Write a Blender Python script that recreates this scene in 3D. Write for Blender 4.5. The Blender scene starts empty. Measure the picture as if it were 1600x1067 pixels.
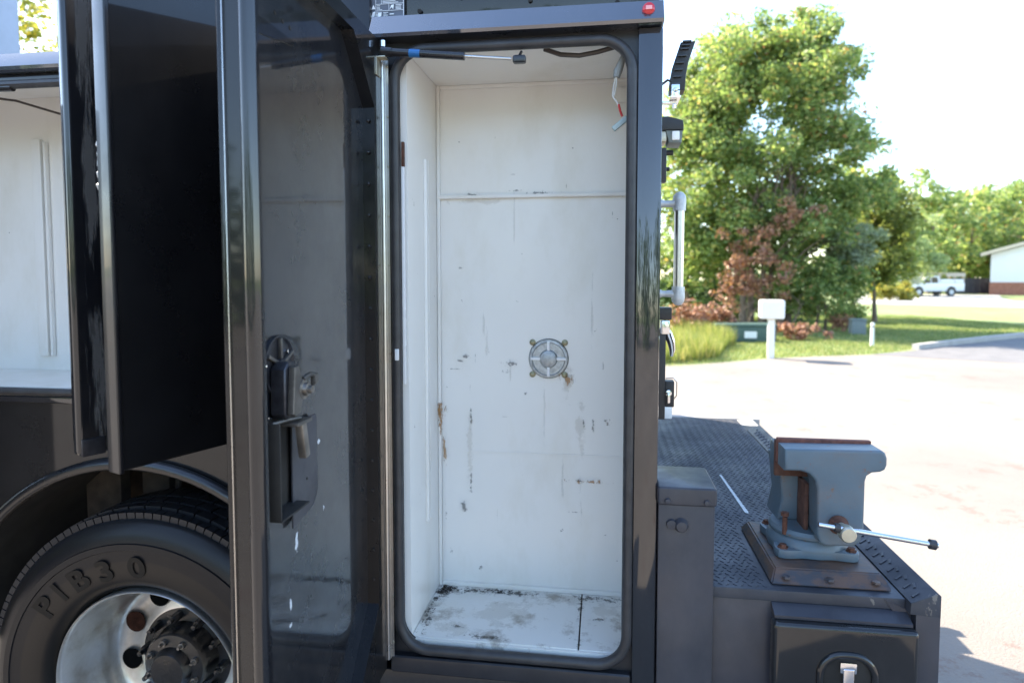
import bpy, bmesh, math, random
import numpy as np
from mathutils import Vector, Matrix
random.seed(7); rng = np.random.default_rng(11)
S = bpy.context.scene; COL = S.collection
R = math.radians

# ---------------------------------------------------------------- camera
cam = bpy.data.cameras.new('camera'); camo = bpy.data.objects.new('camera', cam); COL.objects.link(camo)
camo.location = (0, -1.72, 1.75)
camo.rotation_euler = (R(90) - math.atan(0.057), 0, R(8.13))
cam.sensor_width = 36; cam.lens = 22.5; cam.shift_y = -0.0266
cam.clip_start = 0.02; cam.clip_end = 2000
cam.dof.use_dof = True; cam.dof.focus_distance = 1.75; cam.dof.aperture_fstop = 2.7
S.camera = camo
# ---------------------------------------------------------------- sky and sun
SUN = Vector((-0.93, 0.56, 1.0)).normalized()
w = bpy.data.worlds.new('World'); S.world = w; w.use_nodes = True
nt = w.node_tree; bg = nt.nodes['Background']
sky = nt.nodes.new('ShaderNodeTexSky'); sky.sky_type = 'NISHITA'; sky.sun_disc = False
sky.sun_elevation = math.asin(SUN.z); sky.sun_rotation = R(90) - math.atan2(SUN.y, SUN.x)
sky.air_density = 1.0; sky.dust_density = 0.6; sky.ozone_density = 1.0
nt.links.new(sky.outputs[0], bg.inputs[0]); bg.inputs[1].default_value = 0.15
sl = bpy.data.lights.new('sun', 'SUN'); sl.energy = 4.2; sl.angle = R(0.5); sl.color = (1, 0.89, 0.73)
so = bpy.data.objects.new('sun', sl); COL.objects.link(so); so.rotation_euler = SUN.to_track_quat('Z', 'Y').to_euler()
so.location = (-8, 6, 14)
S.view_settings.view_transform = 'Standard'; S.view_settings.look = 'None'
S.view_settings.exposure = 2.2; S.view_settings.gamma = 1; S.view_settings.use_curve_mapping = False

# ---------------------------------------------------------------- materials
def mat(name):
    m = bpy.data.materials.new(name); m.use_nodes = True
    return m, m.node_tree, m.node_tree.nodes['Principled BSDF']
def N(t, typ, **k):
    n = t.nodes.new(typ)
    for a, b in k.items():
        if a in n.inputs: n.inputs[a].default_value = b
        else: setattr(n, a, b)
    return n
def noise(t, scale, detail=4, rough=.5, stretch=None, coord='Object'):
    tc = N(t, 'ShaderNodeTexCoord'); src = tc.outputs[coord]
    if stretch:
        mp = N(t, 'ShaderNodeMapping'); mp.inputs['Scale'].default_value = stretch
        t.links.new(src, mp.inputs[0]); src = mp.outputs[0]
    n = N(t, 'ShaderNodeTexNoise'); n.inputs['Scale'].default_value = scale
    n.inputs['Detail'].default_value = detail; n.inputs['Roughness'].default_value = rough
    t.links.new(src, n.inputs['Vector']); return n.outputs['Fac']
def ramp(t, fac, stops):
    r = N(t, 'ShaderNodeValToRGB'); e = r.color_ramp.elements
    while len(e) < len(stops): e.new(.5)
    for i, (p, c) in enumerate(stops):
        e[i].position = p; e[i].color = (c[0], c[1], c[2], 1) if not isinstance(c, (int, float)) else (c, c, c, 1)
    t.links.new(fac, r.inputs[0]); return r.outputs[0]
def mixc(t, fac, a, b):
    m = N(t, 'ShaderNodeMix', data_type='RGBA')
    for s, v in ((m.inputs[0], fac), (m.inputs[6], a), (m.inputs[7], b)):
        if hasattr(v, 'is_linked'): t.links.new(v, s)
        elif isinstance(v, (int, float)): s.default_value = v
        else: s.default_value = (*v, 1)
    return m.outputs[2]
def bump(t, b, fac, strength, dist=.01):
    n = N(t, 'ShaderNodeBump'); n.inputs['Strength'].default_value = strength; n.inputs['Distance'].default_value = dist
    t.links.new(fac, n.inputs['Height']); t.links.new(n.outputs[0], b.inputs['Normal'])
def simple(name, col, rough=.5, metal=0, coat=0, var=.15, scale=20, bumps=0, spec=.5):
    m, t, b = mat(name)
    f = noise(t, scale, 5, .6)
    c = ramp(t, f, [(.3, tuple(x*(1-var) for x in col)), (.7, tuple(min(1, x*(1+var)) for x in col))])
    t.links.new(c, b.inputs['Base Color'])
    r = ramp(t, noise(t, scale*.6, 4), [(.3, rough*.85), (.7, min(1, rough*1.2))]); t.links.new(r, b.inputs['Roughness'])
    b.inputs['Metallic'].default_value = metal; b.inputs['Coat Weight'].default_value = coat
    b.inputs['Coat Roughness'].default_value = .04; b.inputs['Specular IOR Level'].default_value = spec
    if bumps: bump(t, b, noise(t, scale*4, 3), bumps, .003)
    return m
def worn(name, col, rough, coat,  chip_col, chip_scale, chip_pos, dust=(.3, .27, .24), dust_amt=.12, wave=0.0, chip_rough=.6, stretch=(1, 1, .5), ior=1.5):
    """painted steel: chips down to metal or primer, a thin film of dust, slight waviness"""
    m, t, b = mat(name)
    base = ramp(t, noise(t, 6, 4), [(.35, tuple(c*.8 for c in col)), (.7, tuple(c*1.2 for c in col))])
    d = ramp(t, noise(t, 3.1, 8, .7, stretch), [(.45, 0), (.8, dust_amt)])
    c1 = mixc(t, d, base, dust)
    ch = ramp(t, noise(t, chip_scale, 7, .75, stretch), [(chip_pos, 0), (chip_pos+.02, 1)])
    c2 = mixc(t, ch, c1, chip_col)
    t.links.new(c2, b.inputs['Base Color'])
    r = ramp(t, noise(t, 5, 7, .7), [(.35, rough*.8), (.75, rough*1.7)])
    rm = mixc(t, ch, r, (chip_rough,)*3); t.links.new(rm, b.inputs['Roughness'])
    b.inputs['Coat Weight'].default_value = coat; b.inputs['Coat Roughness'].default_value = .05; b.inputs['Coat IOR'].default_value = ior
    if coat > .4: b.inputs['Specular IOR Level'].default_value = .15
    if wave: bump(t, b, noise(t, 5, 2), wave, .01)
    return m
M = {}
M['black'] = worn('gloss_black_paint', (.007, .007, .008), .3, .8, (.3, .3, .3), 34, .80, wave=.05, dust_amt=.03)
M['edge'] = worn('scraped_black_paint', (.008, .008, .010), .3, .9, (.33, .32, .31), 16, .70, wave=.08, dust_amt=.05, stretch=(1, 1, .12), ior=1.6)
M['frame'] = worn('dark_frame_paint', (.009, .010, .014), .3, 1, (.2, .17, .15), 34, .80, wave=.06, dust_amt=.03, ior=1.8)
M['char'] = worn('charcoal_paint', (.034, .035, .045), .40, .12, (.26, .25, .24), 26, .71, wave=.05, dust_amt=.16)
M['rail'] = worn('rail_paint', (.03, .035, .05), .3, 1, (.2, .17, .15), 30, .80, wave=.06, dust_amt=.08, ior=2.3)
M['semi2'] = worn('gloss_trim_black', (.006, .006, .008), .3, .35, (.2, .2, .2), 30, .8, dust_amt=.03)
M['semi'] = worn('satin_black_paint', (.014, .015, .02), .38, .15, (.25, .24, .23), 30, .74, wave=.05, dust_amt=.08)
M['lid'] = worn('toolbox_lid_paint', (.014, .014, .015), .3, 1, (.7, .7, .72), 26, .80, wave=.04, dust_amt=.06, ior=1.5)
M['plate'] = worn('deck_plate_paint', (.036, .038, .047), .5, .05, (.16, .14, .12), 12, .66, dust=(.13, .12, .115), dust_amt=.35)
M['panel'] = worn('door_panel_paint', (.009, .010, .013), .35, 1, (.4, .4, .42), 40, .82, wave=.02, dust_amt=.08, ior=1.72)
M['rubber'] = simple('weathered_rubber_seal', (.035, .034, .036), .42, bumps=.2, var=.3)
M['strut'] = simple('strut_black', (.015, .015, .018), .3, coat=.3)
M['chrome'] = simple('chrome_steel', (.75, .75, .77), .15, 1, var=.05)
M['steel'] = simple('brushed_stainless', (.6, .58, .55), .3, 1, var=.1)
M['zinc'] = simple('zinc_bracket', (.55, .52, .42), .42, .8, var=.15)
M['castalu'] = simple('cast_aluminium_grey', (.5, .52, .53), .5, .35, var=.18, scale=60, bumps=.3)
M['ventm'] = simple('zinc_vent_casting', (.42, .44, .45), .38, .6, var=.3, scale=90, bumps=.4)
M['nut'] = simple('olive_zinc_nut', (.32, .3, .2), .45, .7, var=.3, scale=80)
M['plastic'] = simple('black_plastic', (.02, .02, .022), .45, bumps=.1)
M['dark'] = simple('underbody_dark', (.018, .016, .014), .8, var=.5, scale=9)
M['rust'] = simple('rust', (.11, .045, .028), .85, var=.55, scale=45, bumps=.5)
M['reddish'] = simple('rusty_jaw_face', (.17, .06, .04), .7, var=.45, scale=60, bumps=.3)
M['hubrust'] = simple('brown_rusty_drum', (.10, .045, .03), .8, var=.4, scale=40)
M['void'] = simple('hole_shade_black', (.004, .004, .004), 1, spec=.05); M['voidrust'] = simple('rusty_drum_in_hole', (.035, .014, .009), 1, spec=.1, var=.5, scale=60)
M['susp'] = simple('muddy_suspension', (.045, .032, .024), .85, var=.6, scale=14)
M['hub'] = simple('greasy_black_hub', (.008, .008, .009), .3, coat=.3, var=.5, scale=30, bumps=.4)
M['stud'] = simple('worn_stud', (.22, .2, .18), .4, .8, var=.6, scale=90)
M['tongue2'] = simple('bare_latch_lever', (.26, .23, .20), .4, .7, var=.3)
M['tongue'] = simple('worn_latch_tongue', (.12, .11, .10), .4, .6, var=.4)
M['darkmetal'] = simple('dull_dark_metal', (.045, .045, .052), .36, .6, var=.4, scale=40)
M['lens'] = simple('clear_lamp_lens', (.85, .85, .82), .1, var=.03)
M['white'] = simple('white_enamel', (.8, .8, .8), .3, coat=.3, var=.03)
M['wirered'] = simple('red_wire', (.5, .03, .03), .4)
M['wirewhite'] = simple('pale_wire', (.6, .58, .52), .4)
M['conn'] = simple('pale_blue_connector', (.38, .47, .46), .45)
M['tape'] = simple('grey_taped_plug', (.25, .26, .25), .5)
M['cable'] = simple('brown_black_cable', (.05, .04, .035), .5)
M['print'] = simple('sticker_white_print', (.75, .78, .82), .45, var=.1, scale=200)
M['sticker'] = simple('sticker_grey_ground', (.09, .1, .13), .4)
M['bluelab'] = simple('blue_label', (.02, .13, .34), .35)
M['redlens'] = simple('red_marker_lens', (.55, .01, .02), .15, coat=.6)
M['pinklens'] = simple('marker_lens_centre', (.85, .35, .35), .2, coat=.6)
M['letter'] = simple('tyre_lettering_rubber', (.009, .008, .007), .5, spec=.25)
M['paleblue'] = simple('pale_crane_paint', (.36, .4, .5), .4, coat=.2, var=.05)
# tyre rubber with dusty brown band near the lettering
m, t, b = mat('tyre_rubber'); M['tyre'] = m
tc = N(t, 'ShaderNodeTexCoord'); sx = N(t, 'ShaderNodeSeparateXYZ'); t.links.new(tc.outputs['Object'], sx.inputs[0])
cx = N(t, 'ShaderNodeCombineXYZ'); t.links.new(sx.outputs[0], cx.inputs[0]); t.links.new(sx.outputs[2], cx.inputs[2])
ln = N(t, 'ShaderNodeVectorMath', operation='LENGTH'); t.links.new(cx.outputs[0], ln.inputs[0])
mr = N(t, 'ShaderNodeMapRange'); mr.inputs[1].default_value = .3; mr.inputs[2].default_value = .56; t.links.new(ln.outputs['Value'], mr.inputs[0])
band = ramp(t, mr.outputs[0], [(.15, (.007, .007, .007)), (.24, (.008, .007, .007)), (.27, (.022, .0165, .013)), (.48, (.019, .0145, .012)), (.51, (.007, .007, .009)), (.8, (.008, .008, .01)), (.84, (.014, .0125, .011)), (1, (.022, .022, .025))])
c = mixc(t, ramp(t, noise(t, 14, 6), [(.4, 0), (.8, .18)]), band, (.03, .025, .021)); t.links.new(c, b.inputs['Base Color'])
b.inputs['Roughness'].default_value = .36; b.inputs['Specular IOR Level'].default_value = .3; bump(t, b, noise(t, 120, 3), .1, .002)
# rim aluminium
m, t, b = mat('dull_rim_aluminium'); M['rim'] = m
c = ramp(t, noise(t, 7, 8, .65), [(.3, (.48, .42, .35)), (.5, (.70, .67, .63)), (.75, (.82, .80, .78))]); t.links.new(c, b.inputs['Base Color'])
b.inputs['Metallic'].default_value = .88; b.inputs['Roughness'].default_value = .33; bump(t, b, noise(t, 60, 4), .15, .002)
# interior white with grime
def interior(name, grime, col=(.85, .83, .785)):
    m, t, b = mat(name)
    base = ramp(t, noise(t, 2.2, 6, .6), [(.3, tuple(x*.95 for x in col)), (.7, col)])
    yel = ramp(t, noise(t, 3.7, 7, .65, (1, 1, .45)), [(.52, 0), (.8, .5)])
    c1 = mixc(t, yel, base, (.6, .55, .43))
    sp = ramp(t, noise(t, 27, 3, .6), [(.735, 0), (.76, .75)])
    c2 = mixc(t, sp, c1, (.16, .14, .12))
    sm = ramp(t, noise(t, 9, 8, .75, (1, 1, .6)), [(grime, 0), (grime+.12, .75)])
    c3 = mixc(t, sm, c2, (.25, .21, .16)); t.links.new(c3, b.inputs['Base Color'])
    t.links.new(ramp(t, noise(t, 8, 5), [(.3, .28), (.75, .5)]), b.inputs['Roughness'])
    b.inputs['Coat Weight'].default_value = .25; b.inputs['Coat Roughness'].default_value = .12
    bump(t, b, noise(t, 3, 2), .12, .02)
    return m
M['in'] = interior('compartment_white', .71); M['floor'] = interior('grimy_compartment_floor', .53, (.76, .75, .71))
# stain decal
def stain(name, col, thr=.5, scale=30, stretch=(1, 1, 1), amax=.85):
    m, t, b = mat(name); b.inputs['Base Color'].default_value = (*col, 1); b.inputs['Roughness'].default_value = .8
    uv = N(t, 'ShaderNodeTexCoord'); mp = N(t, 'ShaderNodeVectorMath', operation='SUBTRACT'); mp.inputs[1].default_value = (.5, .5, 0)
    t.links.new(uv.outputs['UV'], mp.inputs[0]); l = N(t, 'ShaderNodeVectorMath', operation='LENGTH'); t.links.new(mp.outputs[0], l.inputs[0])
    n0 = noise(t, scale, 6, .75, stretch); n_ = N(t, 'ShaderNodeMath', operation='MULTIPLY_ADD'); t.links.new(n0, n_.inputs[0]); n_.inputs[1].default_value = 2.6; n_.inputs[2].default_value = -.8; n = n_.outputs[0]
    a = N(t, 'ShaderNodeMath', operation='MULTIPLY_ADD'); t.links.new(l.outputs['Value'], a.inputs[0]); a.inputs[1].default_value = -1.1; t.links.new(n, a.inputs[2])
    al = ramp(t, a.outputs[0], [(max(0, thr-.38), 0), (thr-.18, amax)]); t.links.new(al, b.inputs['Alpha']); return m
M['st_rust'] = stain('rust_stain', (.40, .22, .09), .60, 60, (1, 1, .35), amax=.8); M['st_black'] = stain('black_scuff', (.05, .045, .04), .60, 60, amax=.62); M['st_tan'] = stain('tan_stain', (.5, .4, .26), .50, 14, amax=.14)
M['st_tan2'] = stain('faint_drip', (.55, .50, .42), .56, 25, (1, 1, .15), amax=.16); M['st_scr'] = stain('fine_scratch', (.12, .11, .10), .55, 120, amax=.5)
M['st_white'] = stain('white_scratch', (.7, .72, .75))
# outdoors
m, t, b = mat('pale_parking_surface'); M['park'] = m
c = ramp(t, noise(t, .35, 8, .6), [(.3, (.16, .14, .12)), (.7, (.26, .225, .19))])
c2 = mixc(t, ramp(t, noise(t, 30, 5, .8), [(.35, .45), (.6, 0)]), c, (.2, .185, .17))
c3 = mixc(t, ramp(t, noise(t, 1.2, 9, .8), [(.57, 0), (.60, .55)]), c2, (.16, .10, .08)); t.links.new(c3, b.inputs['Base Color'])
b.inputs['Roughness'].default_value = .85; bump(t, b, noise(t, 90, 5), .5, .01)
m, t, b = mat('grey_asphalt'); M['asphalt'] = m
t.links.new(ramp(t, noise(t, 3, 8, .6), [(.3, (.12, .118, .12)), (.7, (.17, .165, .165))]), b.inputs['Base Color']); b.inputs['Roughness'].default_value = .9; bump(t, b, noise(t, 80, 3), .3, .01)
m, t, b = mat('concrete'); M['conc'] = m
t.links.new(ramp(t, noise(t, 3, 8, .6), [(.3, (.35, .33, .30)), (.7, (.45, .43, .40))]), b.inputs['Base Color']); b.inputs['Roughness'].default_value = .85
m, t, b = mat('lawn_ground'); M['lawn'] = m
t.links.new(ramp(t, noise(t, .5, 9, .7), [(.3, (.12, .17, .06)), (.5, (.18, .23, .08)), (.68, (.28, .27, .13)), (.8, (.34, .28, .18))]), b.inputs['Base Color']); b.inputs['Roughness'].default_value = .95
bump(t, b, noise(t, 12, 5), .6, .1)
def leafmat(name, stops, trans=.48):
    m, t, b = mat(name); g = N(t, 'ShaderNodeNewGeometry')
    c = ramp(t, g.outputs['Random Per Island'], stops)
    b.inputs['Roughness'].default_value = .55; t.links.new(c, b.inputs['Base Color'])
    tr = N(t, 'ShaderNodeBsdfTranslucent'); gm = N(t, 'ShaderNodeMix', data_type='RGBA', blend_type='MULTIPLY'); gm.inputs[0].default_value = 1; gm.inputs[7].default_value = (1.8, 1.75, 1.2, 1); t.links.new(c, gm.inputs[6]); t.links.new(gm.outputs[2], tr.inputs[0]); mx = N(t, 'ShaderNodeMixShader'); mx.inputs[0].default_value = trans
    out = t.nodes['Material Output']; t.links.new(b.outputs[0], mx.inputs[1]); t.links.new(tr.outputs[0], mx.inputs[2]); t.links.new(mx.outputs[0], out.inputs[0]); return m
M['leaf'] = leafmat('broadleaf_green', [(0, (.10, .15, .055)), (.4, (.17, .25, .085)), (.8, (.27, .34, .12)), (.96, (.42, .40, .16)), (1, (.34, .14, .06))])
M['leaf_y'] = leafmat('yellowing_leaf', [(0, (.13, .17, .04)), (.6, (.27, .27, .06)), (1, (.45, .36, .08))])
M['leaf_yg'] = leafmat('yellow_green_leaf', [(0, (.09, .12, .035)), (.5, (.17, .21, .06)), (.9, (.26, .28, .08)), (1, (.4, .34, .08))])
M['leaf_d'] = leafmat('dark_green_leaf', [(0, (.05, .10, .04)), (.6, (.11, .18, .07)), (1, (.18, .25, .10))], .25)
M['leaf_g'] = leafmat('grey_green_leaf', [(0, (.16, .2, .13)), (.6, (.26, .31, .21)), (1, (.4, .44, .34))])
M['leaf_b'] = leafmat('dead_brown_leaf', [(0, (.17, .08, .05)), (.5, (.30, .15, .10)), (.9, (.42, .23, .13)), (1, (.3, .2, .1))], .2)
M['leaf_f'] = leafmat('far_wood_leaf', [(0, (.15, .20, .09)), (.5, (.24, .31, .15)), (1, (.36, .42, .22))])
M['grass'] = leafmat('tall_grass', [(0, (.09, .14, .03)), (.5, (.2, .24, .06)), (.85, (.33, .32, .11)), (1, (.4, .34, .18))], .4)
M['bark'] = simple('bark', (.16, .12, .09), .9, var=.4, scale=12)
M['wallw'] = simple('white_siding', (.75, .75, .74), .7, var=.03); M['brick'] = simple('red_brick', (.33, .14, .09), .85, var=.25, scale=6)
M['trim'] = simple('cream_trim', (.6, .52, .4), .6); M['roof'] = simple('shingle_roof', (.12, .11, .1), .9)
M['fence'] = simple('dark_screen_fence', (.04, .04, .05), .7); M['glass'] = simple('dark_glass', (.02, .025, .03), .08, var=0)
M['vanw'] = simple('white_vehicle_paint', (.72, .72, .72), .3, coat=.5, var=.02); M['rack'] = simple('tan_rack', (.5, .42, .33), .6)
M['ubox'] = simple('green_utility_box', (.055, .10, .085), .5); M['mbox'] = simple('grey_meter_box', (.17, .2, .19), .6)
M['vise'] = None
m, t, b = mat('blue_grey_vise_enamel'); M['vise'] = m
base = ramp(t, noise(t, 5, 5), [(.35, (.085, .125, .155)), (.7, (.125, .175, .21))])
c1 = mixc(t, ramp(t, noise(t, 38, 7, .75), [(.61, 0), (.66, .85)]), base, (.17, .085, .05))
c2 = mixc(t, ramp(t, noise(t, 9, 6, .7), [(.45, 0), (.75, .6)]), c1, (.15, .13, .12)); t.links.new(c2, b.inputs['Base Color']); b.inputs['Roughness'].default_value = .42; bump(t, b, noise(t, 50, 4), .2, .003)
m, t, b = mat('rusting_mount_plate'); M['mount'] = m
c2 = mixc(t, ramp(t, noise(t, 11, 7, .7, (1, 1, 2.5)), [(.42, 0), (.56, .9)]), (.045, .045, .052), (.12, .065, .04)); t.links.new(c2, b.inputs['Base Color']); b.inputs['Roughness'].default_value = .5; bump(t, b, noise(t, 40, 5), .3, .004)

# ---------------------------------------------------------------- mesh builder
class MB:
    def __init__(s): s.b = bmesh.new(); s.uv = None
    def box(s, x0, x1, y0, y1, z0, z1, bev=0, seg=2, mx=None):
        g = bmesh.ops.create_cube(s.b, size=1)['verts']
        bmesh.ops.scale(s.b, vec=(abs(x1-x0), abs(y1-y0), abs(z1-z0)), verts=g); bmesh.ops.translate(s.b, vec=((x0+x1)/2, (y0+y1)/2, (z0+z1)/2), verts=g)
        if mx is not None: bmesh.ops.transform(s.b, matrix=mx, verts=g)
        if bev:
            es = list({e for v in g for e in v.link_edges}); bmesh.ops.bevel(s.b, geom=es, offset=bev, segments=seg, affect='EDGES', profile=.6)
        return s
    def prism(s, pts, ax, a, b, bev=0, seg=2, mx=None):
        """closed outline pts (2-D) in the plane across axis ax, from a to b"""
        def P(p, v): return {'x': (v, p[0], p[1]), 'y': (p[0], v, p[1]), 'z': (p[0], p[1], v)}[ax]
        A = [s.b.verts.new(P(p, a)) for p in pts]; B = [s.b.verts.new(P(p, b)) for p in pts]; n = len(pts)
        fs = [s.b.faces.new(A), s.b.faces.new(B[::-1])] + [s.b.faces.new((A[i], B[i], B[(i+1) % n], A[(i+1) % n])) for i in range(n)]
        if mx is not None: bmesh.ops.transform(s.b, matrix=mx, verts=A+B)
        bmesh.ops.recalc_face_normals(s.b, faces=fs)
        if bev:
            es = list({e for f in fs[:2] for e in f.edges}); bmesh.ops.bevel(s.b, geom=es, offset=bev, segments=seg, affect='EDGES', profile=.6)
        return s
    def ring(s, outer, inner, ax, a, b):
        """frame between two outlines with the same number of points"""
        def P(p, v): return {'x': (v, p[0], p[1]), 'y': (p[0], v, p[1]), 'z': (p[0], p[1], v)}[ax]
        n = len(outer); O = [[s.b.verts.new(P(p, v)) for p in outer] for v in (a, b)]; I = [[s.b.verts.new(P(p, v)) for p in inner] for v in (a, b)]
        fs = []
        for i in range(n):
            j = (i+1) % n
            fs += [s.b.faces.new(q) for q in ((O[0][i], O[0][j], I[0][j], I[0][i]), (O[1][i], I[1][i], I[1][j], O[1][j]), (O[0][i], O[1][i], O[1][j], O[0][j]), (I[0][i], I[0][j], I[1][j], I[1][i]))]
        bmesh.ops.recalc_face_normals(s.b, faces=fs); return s
    def tube(s, path, r, seg=10, closed=False, cap=True, flat=1.0):
        path = [Vector(p) for p in path]; n = len(path); rr = r if isinstance(r, (list, tuple)) else [r]*n
        rings = []; up = None
        for i, p in enumerate(path):
            if closed: d = (path[(i+1) % n]-path[i-1]).normalized()
            else: d = (path[min(i+1, n-1)]-path[max(i-1, 0)]).normalized()
            if up is None: up = d.orthogonal().normalized()
            up = (up-d*up.dot(d)).normalized(); v = d.cross(up)
            rings.append([s.b.verts.new(p+(up*math.cos(2*math.pi*k/seg)+v*math.sin(2*math.pi*k/seg)*flat)*rr[i]) for k in range(seg)])
        for i in range(n if closed else n-1):
            a, b = rings[i], rings[(i+1) % n]
            for k in range(seg): s.b.faces.new((a[k], a[(k+1) % seg], b[(k+1) % seg], b[k]))
        if cap and not closed: s.b.faces.new(rings[0][::-1]); s.b.faces.new(rings[-1])
        return s
    def lathe(s, prof, c, ax, seg=32, closed=False):
        """prof: list of (radius, offset along axis)"""
        c = Vector(c); rings = []
        for r, h in prof:
            ring = []
            for k in range(seg):
                a = 2*math.pi*k/seg; u, v = r*math.cos(a), r*math.sin(a)
                ring.append(s.b.verts.new(c+Vector({'x': (h, u, v), 'y': (u, h, v), 'z': (u, v, h)}[ax])))
            rings.append(ring)
        fs = []
        for i in range(len(rings)-(0 if closed else 1)):
            a, b = rings[i], rings[(i+1) % len(rings)]
            for k in range(seg): fs.append(s.b.faces.new((a[k], a[(k+1) % seg], b[(k+1) % seg], b[k])))
        if not closed:
            if prof[0][0] > 1e-4: fs.append(s.b.faces.new(rings[0]))
            if prof[-1][0] > 1e-4: fs.append(s.b.faces.new(rings[-1]))
        bmesh.ops.recalc_face_normals(s.b, faces=fs); return s
    def quad(s, a, b, c, d, uv=False):
        f = s.b.faces.new([s.b.verts.new(p) for p in (a, b, c, d)])
        if uv:
            l = s.b.loops.layers.uv.verify()
            for lo, q in zip(f.loops, ((0, 0), (1, 0), (1, 1), (0, 1))): lo[l].uv = q
        return s
    def split(s):
        seen = set(); out = []
        for v in s.b.verts:
            if v in seen: continue
            st = [v]; seen.add(v); comp = []
            while st:
                q = st.pop(); comp.append(q)
                for e in q.link_edges:
                    o = e.other_vert(q)
                    if o not in seen: seen.add(o); st.append(o)
            n = MB(); mp = {q: n.b.verts.new(q.co) for q in comp}
            for f in {f for q in comp for f in q.link_faces}: n.b.faces.new([mp[q] for q in f.verts])
            bmesh.ops.recalc_face_normals(n.b, faces=n.b.faces); out.append(n)
        s.b.free(); return out
    def build(s, name, m, parent=None, kind=None, label=None, smooth=True, ang=35, offset=None):
        me = bpy.data.meshes.new(name); bmesh.ops.remove_doubles(s.b, verts=s.b.verts, dist=1e-6)
        if offset is not None: bmesh.ops.translate(s.b, vec=-Vector(offset), verts=s.b.verts)
        s.b.to_mesh(me); s.b.free(); o = bpy.data.objects.new(name, me); COL.objects.link(o); me.materials.append(m)
        if smooth:
            me.polygons.foreach_set('use_smooth', [True]*len(me.polygons)); me.set_sharp_from_angle(angle=R(ang))
        if parent: o.parent = parent
        if kind: o['kind'] = kind
        if label: o['label'] = label
        return o
def empty(name, loc=(0, 0, 0), parent=None):
    o = bpy.data.objects.new(name, None); o.empty_display_size = .1; COL.objects.link(o); o.location = loc
    if parent: o.parent = parent
    return o
def tag(o, label, cat, group=None):
    o['label'] = label; o['category'] = cat
    if group: o['group'] = group
    return o
def rrect(x0, x1, z0, z1, r, n=8):
    pts = []
    for cx, cz, a0 in ((x1-r, z1-r, 0), (x0+r, z1-r, 90), (x0+r, z0+r, 180), (x1-r, z0+r, 270)):
        for k in range(n+1):
            a = R(a0+90*k/n); pts.append((cx+r*math.cos(a), cz+r*math.sin(a)))
    return pts

# ================================================================ SETTING
def sheet(name, pts, z, m):
    b = MB(); b.b.faces.new([b.b.verts.new((x, y, z)) for x, y in pts]); o = b.build(name, m, kind='structure', smooth=False)
    if o.data.polygons[0].normal.z < 0: o.data.flip_normals()
    return o
sheet('ground', [(-500, -500), (500, -500), (500, 500), (-500, 500)], 0, M['lawn'])
edge = [(1.48, 11.25), (2.6, 12.0), (3.6, 12.75), (4.8, 13.3), (6.0, 13.75), (7.1, 14.55), (8.97, 16.2), (12.27, 18.9), (18, 21.8), (60, 36)]
sheet('parking_lot', [(-90, -90), (90, -90), (90, 20), (30, 14.0), (14, 12.6), (8.52, 12.55), (6.0, 13.75), (4.8, 13.3), (3.6, 12.75), (2.6, 12.0), (1.48, 11.25), (-6, 10.4), (-90, 11)], .004, M['park'])
sheet('road', [(6.0, 13.75), (8.52, 12.55), (14, 12.6), (30, 14.0), (90, 20), (90, 44), (60, 36), (18, 21.8), (12.27, 18.9), (8.97, 16.2), (7.1, 14.55)], .008, M['asphalt'])
kb = MB(); kp = [(7.6, 15.0), (8.97, 16.2), (10.5, 17.5), (12.27, 18.95), (15, 20.5), (18, 21.85), (30, 26)]
for (ax_, ay), (bx_, by) in zip(kp, kp[1:]):
    d = Vector((bx_-ax_, by-ay)).normalized(); n = Vector((-d.y, d.x))*.16
    kb.prism([(ax_, ay), (bx_, by), (bx_+n.x, by+n.y), (ax_+n.x, ay+n.y)], 'z', 0, .13)
kb.build('kerb', M['conc'], kind='structure', smooth=False)
sheet('driveway', [(17, 45), (24.5, 40), (60, 36.5), (60, 41), (30, 50), (33, 57), (40, 70), (26, 72), (20, 55)], .006, M['conc'])

# ================================================================ TRUCK
truck = empty('service_truck', (-.3, .8, 0)); TO = Vector(truck.location)
tag(truck, 'dark service body truck with its side compartment doors swung open', 'truck')
def T(o, parent=None):
    """parent keeping world placement"""
    p = parent or truck; o.parent = p; o.matrix_parent_inverse = Matrix.Translation(-Vector(wloc(p))); return o
def wloc(o):
    if o is truck: return TO
    v = Vector(o.location)
    q = o.parent
    return v if q is None else v
def P_(mb, name, m, parent=None, **k): return T(mb.build(name, m, **k), parent)

# ---- rear compartment face and frame
ZT, ZB = 2.36, .70
b = MB()
b.box(.084, .147, -.004, .12, .48, 2.392, .006, 2)
P_(b, 'corner_post', M['frame'])
b = MB(); b.prism([(-.030, 2.394), (-.034, 2.402), (-.004, 2.458), (.12, 2.458), (.12, 2.394)], 'x', -.632, .147, .003, 2); topbar = P_(b, 'top_rail', M['rail'])
b = MB(); b.box(-.60, .083, -.002, .12, .615, .665, .010, 3); b.box(-.64, .0835, .012, .12, .48, .614, .004); sill = P_(b, 'sill', M['semi'])
# landing panel (door stop) with rounded opening
b = MB()
op = rrect(-.566, .066, .690, 2.368, .075); ou = []
for (x, z) in op:
    ou.append((min(max((x+.25)*1.6-.25, -.645), .09), min(max((z-1.53)*1.2+1.53, .64), 2.40)))
b.ring(ou, op, 'y', .022, .034); landing = P_(b, 'door_landing', M['semi'])
b = MB(); b.box(-.745, -.640, .004, .03, .40, 2.62, .004); P_(b, 'body_panel', M['black'])
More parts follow.
